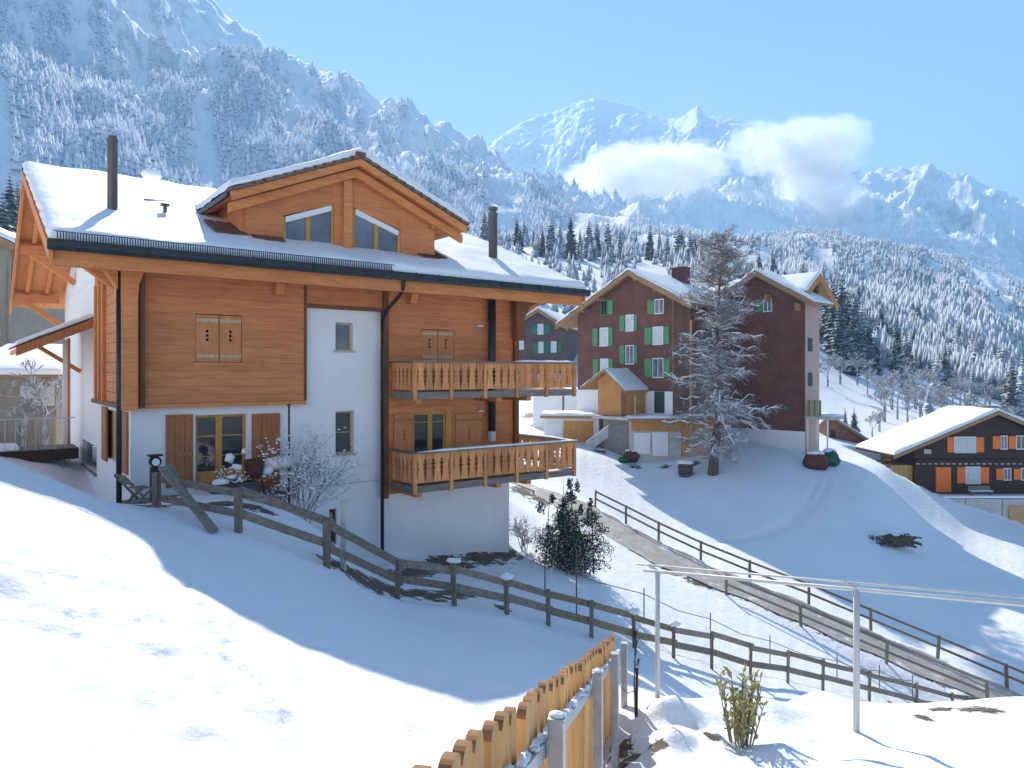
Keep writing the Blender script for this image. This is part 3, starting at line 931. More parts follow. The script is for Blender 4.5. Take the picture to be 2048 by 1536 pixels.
# ------------------------------------------------------------------ the chalet in front
H = Frame('timber_chalet', -9.69, 15.0, 37.3, -6.6, 'large honey brown timber chalet with white plaster tower and snowy roof', 'chalet')
HX, HYY = 15.3, 17.7             # roof plan
UL = 1.76
UR = H.hp(1020, 700, 1.5)[0]
VB = 16.3
ZE, PIT = 2.84, 0.397            # top of the roof deck at the eave, pitch
VR = HYY / 2
def zr(v): return ZE + PIT * (VR - abs(v - VR))
FV = 1.55                        # face of the white front wall
# openings in the white wall, in (u0,u1,z0,z1)
door_g = H.rect(391, 829, 493, 976, FV)
win_tu = H.rect(671, 645, 706, 701, FV)
win_tl = H.rect(671, 822, 708, 908, FV)
win_b = H.rect(658, 1018, 673, 1106, FV)
door_b = H.rect(829, 820, 897, 925, FV)
win_p = H.rect(391, 628, 484, 719, FV)
win_r = H.rect(843, 655, 908, 718, FV)
wl = MB().holes(UL, UR, -8.0, 3.0, FV, FV + .32, [door_g, win_tu, win_tl, win_b, door_b, win_p, win_r])
H.add(wl, 'front_wall', MAT['plaster'])
gp = [(FV + .33, -8.0), (VB, -8.0), (VB, zr(VB) - .25), (VR, zr(VR) - .25), (FV + .33, zr(FV) - .25)]
# left side wall with its openings
yw0, zw_ = H.hx(258, 930, UL); 
sw = MB()
lo0, lo1 = H.hx(257, 825, UL)[0], H.hx(207, 825, UL)[0]
lz1, lz0 = H.hx(230, 822, UL)[1], H.hx(230, 925, UL)[1]
sm0, sm1 = H.hx(193, 885, UL)[0], H.hx(165, 885, UL)[0]
sz1, sz0 = H.hx(180, 886, UL)[1], H.hx(180, 938, UL)[1]
# (built as x-z slab in swapped axes)
def side_holes(y0, y1, z0, z1, x0, x1, hs):
    t = MB().holes(y0, y1, z0, z1, 0, 1, hs)
    o = MB(); o.f = [tuple(reversed(f)) for f in t.f]
    o.v = [(x0 + (x1 - x0) * b, a, c) for a, b, c in t.v]
    return o
sw = side_holes(FV + .325, VB, -8.0, 2.9, UL + .004, UL + .3, [(lo0, lo1, lz0, lz1), (sm0, sm1, sz0, sz1)])
sw.yz([(FV + .325, 2.905), (VB, 2.905), (VB, zr(VB) - .25), (VR, zr(VR) - .25), (FV + .325, zr(FV + .3) - .25)], UL + .004, UL + .3)
H.add(sw, 'side_wall', MAT['plaster'])
H.add(MB().yz(gp, UR - .3, UR - .004), 'side_wall', MAT['plaster'])
H.add(MB().box(UL + .31, UR - .31, VB - .3, VB, -8, 3), 'rear_wall', MAT['plaster'])
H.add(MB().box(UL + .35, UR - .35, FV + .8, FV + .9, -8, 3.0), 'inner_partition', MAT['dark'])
# plaster joint line on the tower and low plinth ledge
H.add(MB().box(H.hp(612, 900, FV)[0], H.hp(757, 900, FV)[0], FV - .012, FV - .002, H.hp(690, 967, FV)[1] - .015, H.hp(690, 967, FV)[1] + .015), 'plaster_joint', MAT['concrete'])

# timber cladding, board by board
PV0, PV1 = 1.38, 1.54
pu0, pz0 = H.hp(262, 806, PV0); pu1 = H.hp(608, 806, PV0)[0]
pz0 = H.hp(440, 805, PV0)[1]; pzt = zr(1.4) - 0.26
hole_p = H.rect(391, 628, 484, 719, PV0)
hole_p = snap(hole_p, pz0, pzt, .205)
planks(H, pu0, pu1, pz0, pzt, PV0, PV1, 0.205, MAT['board'], [hole_p], 1)
H.add(MB().box(pu0 - .02, pu1 + .05, PV0 - .05, PV1, pz0 - .11, pz0 - .004), 'sill_beam', MAT['beam'])
H.add(MB().box(pu1 + .004, pu1 + .07, PV0 - .03, PV1, pz0, pzt), 'corner_board', MAT['trim'])
# band above the tower
tu1 = H.hp(766, 700, PV0)[0]
tz = H.hp(690, 619, PV0)[1]
planks(H, pu1 + .075, tu1, tz + .1, pzt, PV0 + .02, PV1, 0.205, MAT['board'], (), 2)
H.add(MB().box(pu1 + .075, tu1, PV0 - .02, PV1, tz, tz + .095), 'lintel_beam', MAT['trim'])
# right-hand timber section behind the balconies
ru0, ru1 = H.hp(776, 800, PV0)[0], UR + .02
rz0 = H.hp(900, 975, PV0)[1]
hole_d = H.rect(829, 820, 905, 925, PV0)
hole_r = H.rect(843, 655, 908, 718, PV0)
hole_d = snap(hole_d, rz0, pzt, .2); hole_r = snap(hole_r, rz0, pzt, .2)
planks(H, ru0, ru1, rz0, pzt, PV0, PV1, 0.2, MAT['board'], [hole_d, hole_r], 3)
H.add(MB().box(tu1 + .004, ru0 - .004, PV0 - .06, PV1, rz0 - .1, pzt), 'corner_board', MAT['trim'])
H.add(MB().box(UR + .024, UR + .20, PV0 - .12, PV1 + .1, rz0, pzt), 'corner_post', MAT['trim'])
# timber on the left side wall
ly1 = H.hx(197, 700, UL)[0]
for i in range(15):
    z_ = pz0 + i * (pzt - pz0) / 15
    if z_ > H.hx(210, 575, UL)[1]: pass
zs0, zs1 = pz0, pzt
yw_a, yw_b = H.hx(219, 600, UL)[0], H.hx(203, 600, UL)[0]
nside = 15
for i in range(nside):
    a, b = zs0 + (zs1 - zs0) * i / nside, zs0 + (zs1 - zs0) * (i + 1) / nside - .012
    for y0_, y1_ in ((PV1 + .004, yw_a), (yw_b, ly1)):
        H.add(MB().box(UL - .10, UL, y0_, y1_, a, b), 'plank', MAT['board'])
H.add(MB().box(UL - .07, UL + .0, yw_a + .004, yw_b - .004, zs0, H.hx(210, 575, UL)[1]), 'panel', MAT['pinkplaster'])
for yy in (yw_a, (yw_a + yw_b) / 2, yw_b):
    H.add(MB().box(UL - .19, UL - .105, yy - .09, yy + .09, zs0 - .1, H.hx(210, 575, UL)[1] + .1), 'window_post', MAT['beam'])
H.add(MB().box(UL - .19, UL - .002, PV1 + .004, ly1 + .05, zs0 - .12, zs0 - .004), 'sill_beam', MAT['trim'])
# lower side window with folded shutters
H.add(MB().box(UL - .05, UL - .003, lo0 - .02, lo0 + (lo1 - lo0) * .28, lz0 - .1, lz1 + .05), 'shutter', MAT['shutter'])
H.add(MB().box(UL - .05, UL - .003, lo0 + (lo1 - lo0) * .8, lo1 + .05, lz0 - .1, lz1 + .05), 'shutter', MAT['shutter'])
H.add(MB().box(UL + .12, UL + .16, lo0, lo1, lz0, lz1), 'window_panel', MAT['tanwood'])
H.add(MB().box(UL + .15, UL + .18, sm0, sm1, sz0, sz1), 'pane', MAT['glass'])
H.add(MB().box(UL - .05, UL + .1, sm0 - .05, sm1 + .05, sz0 - .07, sz0 - .004), 'window_sill', MAT['stone'])

# windows and doors of the front
# upper left: closed pair of shutters
c = (win_p[0] + win_p[1]) / 2
a0, a1, b0, b1 = hole_p
ac = (a0 + a1) / 2
shutter(H, a0 + .01, ac - .01, b0 + .02, b1 - .02, PV0 + .02, 'board_v', batten='paleframe')
shutter(H, ac + .01, a1 - .01, b0 + .02, b1 - .02, PV0 + .02, 'board_v', batten='paleframe')
H.add(MB().box(a0 - .06, a1 + .06, PV0 - .06, PV0 + .1, b0 - .07, b0 - .004), 'window_sill', MAT['beam'])
H.add(MB().box(a0 + .02, a1 - .02, PV0 + .1, PV0 + .12, b0 + .03, b1 - .03), 'pane', MAT['dark'])
# garden door with open shutters
u0, u1, z0, z1 = door_g
um = H.hp(440, 900, FV)[0]
window(H, 'garden_door', u0, u1, z0, z1, FV + .12, 0.07, mull=((um, .16),), trans=((z0 + .4, .1), (H.hp(440, 872, FV)[1], .03), (H.hp(440, 912, FV)[1], .03)), mat='frame',
       label='glazed garden door with golden timber frame')
H.add(MB().box(u0 + .07, u1 - .07, FV + .125, FV + .17, z0 + .075, z0 + .36), 'door_panel', MAT['frame'])
H.add(MB().box(u0 - .07, u0 - .004, FV - .02, FV + .11, z0, z1), 'door_casing', MAT['white'])
s0 = H.rect(331, 829, 387, 973, FV); s1 = H.rect(503, 827, 559, 976, FV)
shutter(H, s0[0], s0[1] - .02, s0[2], s0[3], FV - .06, 'shutter', holes=False)
shutter(H, s1[0], s1[1], s1[2], s1[3], FV - .06, 'shutter', holes=False)
# tower windows
for r_, lab in ((win_tu, 'small upper tower window'), (win_tl, 'tall lower tower window')):
    window(H, 'window', r_[0], r_[1], r_[2], r_[3], FV + .14, 0.055, mat='paleframe', pane='glassgrey' if r_ is win_tu else 'glass',
           trans=((r_[2] + (r_[3] - r_[2]) * .5, .025),) if r_ is win_tl else (), label=lab)
    H.add(MB().box(r_[0] - .06, r_[1] + .06, FV - .06, FV + .13, r_[2] - .06, r_[2] - .003), 'window_sill', MAT['concrete'])
window(H, 'cellar_window', *win_b, FV + .1, 0.04, mat='trim')
# balcony door
u0, u1, z0, z1 = hole_d
um = H.hp(863, 900, PV0)[0]
ue = H.hp(893, 900, PV0)[0]
window(H, 'balcony_door', u0, ue, z0, z1, PV0 + .1, 0.06, mull=((um, .15),), trans=((z0 + 1.3, .03),), mat='frame')
H.add(MB().box(ue + .004, u1 - .004, PV0 + .03, PV0 + .2, z0, z1), 'door_jamb', MAT['frame'])
q = H.rect(786, 828, 826, 925, PV0); shutter(H, q[0], q[1], q[2], q[3], PV0 - .06, 'board_v')
q = H.rect(910, 828, 962, 925, PV0); shutter(H, q[0], q[1], q[2], q[3], PV0 - .06, 'board_v')
a0, a1, b0, b1 = hole_r
ac = (a0 + a1) / 2
shutter(H, a0 + .01, ac - .01, b0 + .02, b1 - .02, PV0 + .02, 'board_v', batten='paleframe')
shutter(H, ac + .01, a1 - .01, b0 + .02, b1 - .02, PV0 + .02, 'board_v', batten='paleframe')
H.add(MB().box(a0 + .02, a1 - .02, PV0 + .1, PV0 + .12, b0 + .03, b1 - .03), 'pane', MAT['dark'])
for px, py in ((958, 652), (960, 822)):
    u, z = H.hp(px, py, PV0)
    H.add(MB().box(u - .1, u + .1, PV0 - .1, PV0 - .008, z - .025, z + .025), 'wall_lamp', MAT['white'])

# roof: deck, snow, verges, gutters
roof = slab_roof(H, [(0, 0, ZE), (HX, 0, ZE), (HX, VR, zr(VR)), (0, VR, zr(VR))], .16, 'roof', MAT['soffit'])
slab_roof(H, [(0, VR + .003, zr(VR)), (HX, VR + .003, zr(VR)), (HX, HYY, ZE), (0, HYY, ZE)], .16, 'roof', MAT['soffit'])
snow_slab(H, [(-.03, -.06, ZE - .03), (HX + .03, -.06, ZE - .03), (HX + .03, VR + .04, zr(VR) + .01), (-.03, VR + .04, zr(VR) + .01)], .2, nu=70, nv=40, seed=2)
snow_slab(H, [(-.03, HYY + .05, ZE - .03), (HX + .03, HYY + .05, ZE - .03), (HX + .03, VR - .04, zr(VR) + .01), (-.03, VR - .04, zr(VR) + .01)], .19, nu=20, nv=14, seed=3)
# fascia beam under the eave, gutter, verge boards, purlins
H.add(MB().box(.02, HX - .02, .10, .30, ZE - .56, ZE - .13), 'eave_beam', MAT['beam'])
H.add(MB().box(.3, HX - .3, .95, 1.2, ZE - .12, ZE + .2), 'wall_plate', MAT['beam'])
g = MB()
prof = [(-.02, ZE - .07), (-.02, ZE - .2), (-.07, ZE - .27), (-.15, ZE - .27), (-.2, ZE - .2), (-.2, ZE - .05), (-.185, ZE - .05), (-.185, ZE - .19), (-.145, ZE - .255), (-.075, ZE - .255), (-.035, ZE - .19), (-.035, ZE - .07)]
g.yz(prof, -.06, HX + .06)
H.add(g, 'gutter', MAT['zinc'])
sg = MB()
for i in range(150):
    u = .1 + i * .052
    sg.box(u, u + .022, -.235, -.222, ZE - .06, ZE + .1)
sg.box(.05, 7.95, -.238, -.219, ZE + .101, ZE + .118)
H.add(sg, 'snow_guard', MAT['zinc'])
for u in np.arange(.4, HX, .75):
    H.add(MB().box(u - .012, u + .012, -.215, -.203, ZE - .26, ZE - .03), 'gutter_bracket', MAT['zinc'])
for x_ in (0.0, HX - .06):
    for ya, yb in ((0, VR), (HYY, VR)):
        H.add(MB().yz([(ya, ZE - .17), (yb, zr(VR) - .17), (yb, zr(VR) - .47), (ya, ZE - .47)], x_ - .03 if x_ == 0 else x_ + .03, x_ + .05 if x_ == 0 else x_ + .09), 'verge_board', MAT['beam'])
for v in (1.35, 4.9, VR, 12.7, 16.3):
    for (x0_, x1_) in ((0.1, UL - .2), (UR + .25, HX - .1)):
        z_ = zr(v) - .2 - (.25 if v == VR else .12)
        H.add(MB().box(x0_, x1_, v - .14, v + .14, z_ - .3, z_), 'purlin', MAT['beam'])
        xa, xb = (x0_ + .35, UL + .0) if x0_ < 1 else (x1_ - .35, UR)
        H.add(MB().beam((xa, v, z_ - .3), (xb, v, z_ - 1.25), .2, .24, (0, 1, 0)), 'knee_brace', MAT['beam'])
for v in np.arange(.9, HYY - .5, .95):                    # rafters seen from below at both overhangs
    for x0_, x1_ in ((.12, .26), (.75, .89)):
        pass
for i, v in enumerate(np.arange(.35, HYY, 1.3)):
    pass
for x_ in (.5, 1.15):
    for ya, yb in ((.35, VR - .1), (HYY - .35, VR + .1)):
        H.add(MB().yz([(ya, zr(ya) - .165), (yb, zr(yb) - .165), (yb, zr(yb) - .3), (ya, zr(ya) - .3)], x_ - .07, x_ + .07), 'rafter', MAT['beam'])

# carved consoles under the eave
def console(u, v0, v1, wdt, zt, drop, post=None):
    m = MB()
    pr = [(v1, zt), (v0, zt), (v0 - .02, zt - .14), (v0 + .12, zt - .24), (v0 + .3, zt - .3), (v1 - .35, zt - drop * .55), (v1 - .22, zt - drop), (v1, zt - drop)]
    m.yz(pr, u - wdt / 2, u + wdt / 2)
    return H.add(m, 'console', MAT['beam'])
for px in (563, 832):
    u, z = H.hp(px, 575, 1.0)
    console(u, .42, PV0 - .01, .22, ZE - .14, .62)
# big flared corner console with post
pu, _ = H.hp(258, 700, 1.1)
pm = MB()
zt = ZE - .14
zbot = pz0 - .12
pm.xz([(pu - .20, zbot), (pu + .17, zbot), (pu + .17, zt - 1.0), (pu + .2, zt - .6), (pu + .36, zt - .18), (pu + .38, zt), (pu - .85, zt), (pu - .85, zt - .2), (pu - .5, zt - .38), (pu - .27, zt - .75), (pu - .20, zt - 1.2)], .95, 1.33)
H.add(pm, 'corner_console', MAT['beam'], bevel=.015)
H.add(MB().box(pu + .26, pu + .36, 1.2, 1.34, zbot + .05, zt - .3), 'corner_shadow_strip', MAT['trim'])  # dark strip standing in for the shadow gap right of the console
# right corner console
ru, _ = H.hp(1030, 640, 1.0)
pm = MB().xz([(UR - .1, zt - 1.6), (UR + .2, zt - 1.6), (UR + .2, zt - .95), (UR + .45, zt - .5), (UR + .95, zt - .25), (UR + 1.0, zt), (UR - .1, zt)], 1.0, 1.25)
H.add(pm, 'corner_console', MAT['trim'])

# rainwater pipes and flues
def pxp(px, py, v):
    u, z = H.hp(px, py, v)
    return (u, v, z)
p = [pxp(808, 553, -.08), pxp(807, 575, 0.05), pxp(800, 590, .3), pxp(772, 622, 1.2), pxp(762, 640, 1.36), pxp(760, 700, 1.40), pxp(760, 1112, 1.40)]
p = [p[0], p[1], p[2], p[3], (p[4][0], 1.28, p[4][2]), (p[4][0], 1.28, p[5][2]), (p[4][0], 1.28, p[6][2])]
H.add(MB().tube(p, .055, 8), 'downpipe', MAT['zinc'], smooth=True)
u_, z_ = H.hp(238, 600, 1.0)
H.add(MB().tube([(u_, 1.0, zt - .2), (u_, 1.0, H.hp(238, 1005, 1.0)[1] - .4)], .062, 8), 'downpipe', MAT['zinc'], smooth=True)
# rooftop chimneys
def roof_at(px, py):
    """pixel -> place on the front roof slope"""
    r = np.array([(px - 1024) / F, 1.0])
    lo, hi = 5., 60.
    for _ in range(60):
        d = (lo + hi) / 2
        v = float((r * d - H.o) @ H.Y)
        if (HY - py) / F * d > zr(max(v, 0)) + .15: lo = d      # ray still above the roof (farther = lower under the roof)
        else: hi = d
    P_ = r * d
    return float((P_ - H.o) @ H.X), float((P_ - H.o) @ H.Y), (HY - py) / F * d
def roof_at2(px, py):
    ds = np.linspace(14, 45, 1500)
    r = np.array([(px - 1024) / F, 1.0])
    v = (np.outer(ds, r) - H.o) @ H.Y
    z = (HY - py) / F * ds
    k = np.argmax(z < np.array([zr(x) + .15 for x in v]) ) if ((z < np.array([zr(x) + .15 for x in v])) & (v > 0)).any() else 0
    kk = np.nonzero((v > 0) & (z < ZE + PIT * v + .15))[0]
    k = kk[0]
    P_ = r * ds[k]
    return float((P_ - H.o) @ H.X), float(v[k]), float(z[k])
u, v, z = roof_at2(225, 421)
ztop = z + (421 - 275) / F * (H.o[1] + u * H.X[1] + v * H.Y[1])
H.add(MB().lathe([(.12, -.6), (.12, ztop - z - .1), (.135, ztop - z - .1), (.135, ztop - z - .05), (.10, ztop - z - .04), (.10, ztop - z + .03)], (u, v, z), 14), 'chimney_flue', MAT['zincpipe'], smooth=False)
u2, v2, z2 = roof_at2(986, 517)
d2 = H.o[1] + u2 * H.X[1] + v2 * H.Y[1]
zt2 = z2 + (517 - 415) / F * d2
fl = MB().lathe([(.155, -.6), (.155, zt2 - z2 - .3), (.17, zt2 - z2 - .3), (.17, zt2 - z2 - .2), (.11, zt2 - z2 - .19), (.11, zt2 - z2 - .1), (.17, zt2 - z2 - .09), (.17, zt2 - z2)], (u2, v2, z2), 14)
H.add(fl, 'chimney_flue', MAT['zincpipe'])
# roof vents in the snow
u, v, z = roof_at2(330, 428)
H.add(MB().tube([(u, v, z - .1), (u, v, z + .22)], .05, 8).box(u - .1, u + .1, v - .1, v + .1, z + .22, z + .27), 'roof_vent', MAT['zincpipe'])
ua, va, za = roof_at2(288, 404); ub, vb, zb_ = roof_at2(345, 408)
H.add(MB().beam((ua, va, za + .04), (ub, vb, zb_ + .04), .1, .09), 'snow_stop', MAT['zincpipe'])
u, v, z = roof_at2(303, 352)
H.add(MB().blob((u, v, z + .05), .35, .3, .2, 5, .15), 'vent_snow_cap', MAT['snow'], smooth=True)
# wall flue beside the balcony door
uf, zf0 = H.hp(984, 862, 1.18)
H.add(MB().tube([(uf, 1.18, zf0), (uf, 1.18, zt - .1)], .125, 12), 'wall_flue', MAT['zinc'], smooth=True)
H.add(MB().box(uf - .09, uf + .09, 1.1, 1.27, zf0 - .32, zf0 - .005), 'flue_cleanout', MAT['galvpale'])

# ---- dormer
DV, DW = 0.95, 1.5
L_, zL = H.hp(462, 379, DV); P__, zP = H.hp(720, 311, DV); R_, zR = H.hp(934, 446, DV)
zL = zR = (zL + zR) / 2
uc = P__
def yback(z): return (z - ZE) / PIT
dorm = None
dth = .14
zLs, zPs = zL - .06, zP - .06
VBk = yback(zPs) + .4
def dslope(ua, za, ub, zb):
    return [(ua, DV, za), (ub, DV, zb), (ub, VBk, zb), (ua, yback(za) + .35, za)]
dl = MB().prism(dslope(L_, zLs, uc, zPs), (0, 0, -dth)).prism(dslope(R_, zLs, uc + .002, zPs), (0, 0, -dth))
dorm = H.add(dl, 'dormer', MAT['soffit'])
D0 = dorm
snow_slab(H, [(L_ - .04, DV - .04, zLs + .07), (uc, DV - .04, zPs + .07), (uc, VBk, zPs + .07), (L_ - .04, yback(zLs) + .6, zLs + .07)], .2, 'dormer_snow', D0, 24, 18, 4, edge=.06)
snow_slab(H, [(R_ + .04, DV - .04, zLs + .07), (uc, DV - .04, zPs + .07), (uc, VBk, zPs + .07), (R_ + .04, yback(zLs) + .6, zLs + .07)], .26, 'dormer_snow', D0, 24, 18, 6, edge=.06)
# verge: a run of tiles stepped over a bargeboard
def tile_mesh():
    m = MB().box(-.18, .18, -.02, .34, -.05, .03)
    me = m.mesh('tile'); me.materials.append(MAT['tile']); return me
TM = tile_mesh()
for ua, sgn in ((L_, 1), (R_, -1)):
    L = math.hypot(uc - ua, zPs - zLs); n = 13
    ang = math.atan2(zPs - zLs, (uc - ua))
    for i in range(n):
        t = (i + .5) / n
        o = link('tile', TM, None, D0, (ua + (uc - ua) * t, DV - .07, zLs + (zPs - zLs) * t + .05))
        o.rotation_euler = (0, -math.atan2(zPs - zLs, abs(uc - ua)) * sgn + .10 * sgn, 0)
    nrm = (zPs - zLs) / L
    for j, (off, hgt, y0_, y1_, mt) in enumerate(((.04, .2, -.05, .03, 'beam'), (.26, .24, .22, .36, 'beam'))):
        a = (ua + .02 * sgn, zLs - off); b = (uc, zPs - off)
        MB().xz([a, b, (b[0], b[1] - hgt), (a[0], a[1] - hgt)], DV + y0_, DV + y1_).build('bargeboard', MAT[mt], D0)
MB().box(uc - .14, uc + .14, DV - .09, DV + .3, zPs + .02, zPs + .14).build('ridge_tile', MAT['redtile'], D0)
# dormer gable wall
wa, wb = H.hp(492, 470, DW)[0], H.hp(869, 480, DW)[0]
zbase = zr(DW) + .05
def droof(u): return zPs - dth - (zPs - zLs) * abs(u - uc) / (uc - L_)
q1 = [H.hp(567, 432, DW), H.hp(668, 411, DW)]; q2 = [H.hp(707, 417, DW), H.hp(801, 461, DW)]
zwb = zr(DW) + .13
wins = [(q1[0][0], q1[1][0], zwb, q1[0][1], q1[1][1], H.hp(617, 450, DW)[0]), (q2[0][0], q2[1][0], zwb, q2[0][1], q2[1][1], H.hp(753, 450, DW)[0])]
def wallpiece(u0, u1, zf0, zf1, name='dormer_wall', y0=DW, y1=DW + .16, top=droof):
    us = [u0, u1] if not (u0 < uc < u1) else [u0, uc, u1]
    poly = [(u0, zf0), (u1, zf1)] + [(u, top(u)) for u in reversed(us)]
    return MB().xz(poly, y0, y1).build(name, MAT['board'], D0)
w1, w2 = wins
wallpiece(wa, w1[0] - .004, zbase - .3, zbase - .3); wallpiece(w1[1] + .004, w2[0] - .004, zbase - .3, zbase - .3); wallpiece(w2[1] + .004, wb, zbase - .3, zbase - .3)
for w_ in wins:
    wallpiece(w_[0], w_[1], w_[3] + .02, w_[4] + .02)
    MB().box(w_[0], w_[1], DW, DW + .16, zbase - .3, zwb - .02).build('dormer_wall', MAT['board'], D0)
    f = MB()
    fw = .07
    f.box(w_[0], w_[0] + fw, DW + .03, DW + .12, zwb, w_[3] - .01).box(w_[1] - fw, w_[1], DW + .03, DW + .12, zwb, w_[4] - .01)
    f.box(w_[5] - .06, w_[5] + .06, DW + .02, DW + .12, zwb + .05, (w_[3] + w_[4]) / 2 - .03)
    f.box(w_[0] + fw, w_[1] - fw, DW + .03, DW + .12, zwb, zwb + .05)
    fo = f.build('dormer_window', MAT['frame'], D0)
    MB().xz([(w_[0] + fw, w_[3] - .16), (w_[1] - fw, w_[4] - .16), (w_[1] - fw, w_[4]), (w_[0] + fw, w_[3])], DW + .01, DW + .115).build('blind_box', MAT['white'], D0)
    MB().xz([(w_[0] + .03, zwb + .02), (w_[1] - .03, zwb + .02), (w_[1] - .03, w_[4] - .1), (w_[0] + .03, w_[3] - .1)], DW + .08, DW + .1).build('pane', MAT['glassgrey'], D0)
kp0, kp1 = H.hp(688, 450, DW - .12)[0], H.hp(705, 450, DW - .12)[0]
MB().box(kp0, kp1, DW - .12, DW - .004, zbase - .1, droof(kp0) - .05).build('king_post', MAT['beam'], D0)
MB().box(kp0 - .02, kp1 + .02, DV + .4, DW - .125, droof(uc) - .42, droof(uc) - .06).build('ridge_beam', MAT['trim'], D0)
for uu in (wa + .1, wb - .1):
    MB().box(uu - .1, uu + .1, DV + .38, DW - .004, droof(uu) - .36, droof(uu) - .03).build('rafter_end', MAT['beam'], D0)
for uu in (wa, wb):
    MB().yz([(DW + .17, zbase - .3), (yback(zLs) + .5, zLs + .2), (DW + .17, zLs + .2)], uu - .08, uu + .08).build('dormer_cheek', MAT['board'], D0)
# bare tiles and flashing below the dormer
for ua_, ub_, dv in ((wa - .8, wa + .7, 0), (wb - .6, wb + .1, 0)):
    for i in range(6):
        u = ua_ + (ub_ - ua_) * i / 5
        v0_ = DW - .35 + (.25 if u < wa else 0)
        MB().prism([(u, v0_, zr(v0_) + .215), (u + .25, v0_, zr(v0_) + .215), (u + .25, v0_ + 1.2, zr(v0_ + 1.2) + .24), (u, v0_ + 1.2, zr(v0_ + 1.2) + .24)], (0, 0, .03)).build('bare_tile', MAT['redtile'], D0)
MB().box(L_ - .1, L_ - .02, DV + .05, yback(zLs) + .3, zLs - .14, zLs - .02).build('dormer_gutter', MAT['zinc'], D0)
MB().box(R_ + .02, R_ + .1, DV + .05, yback(zLs) + .3, zLs - .14, zLs - .02).build('dormer_gutter', MAT['zinc'], D0)

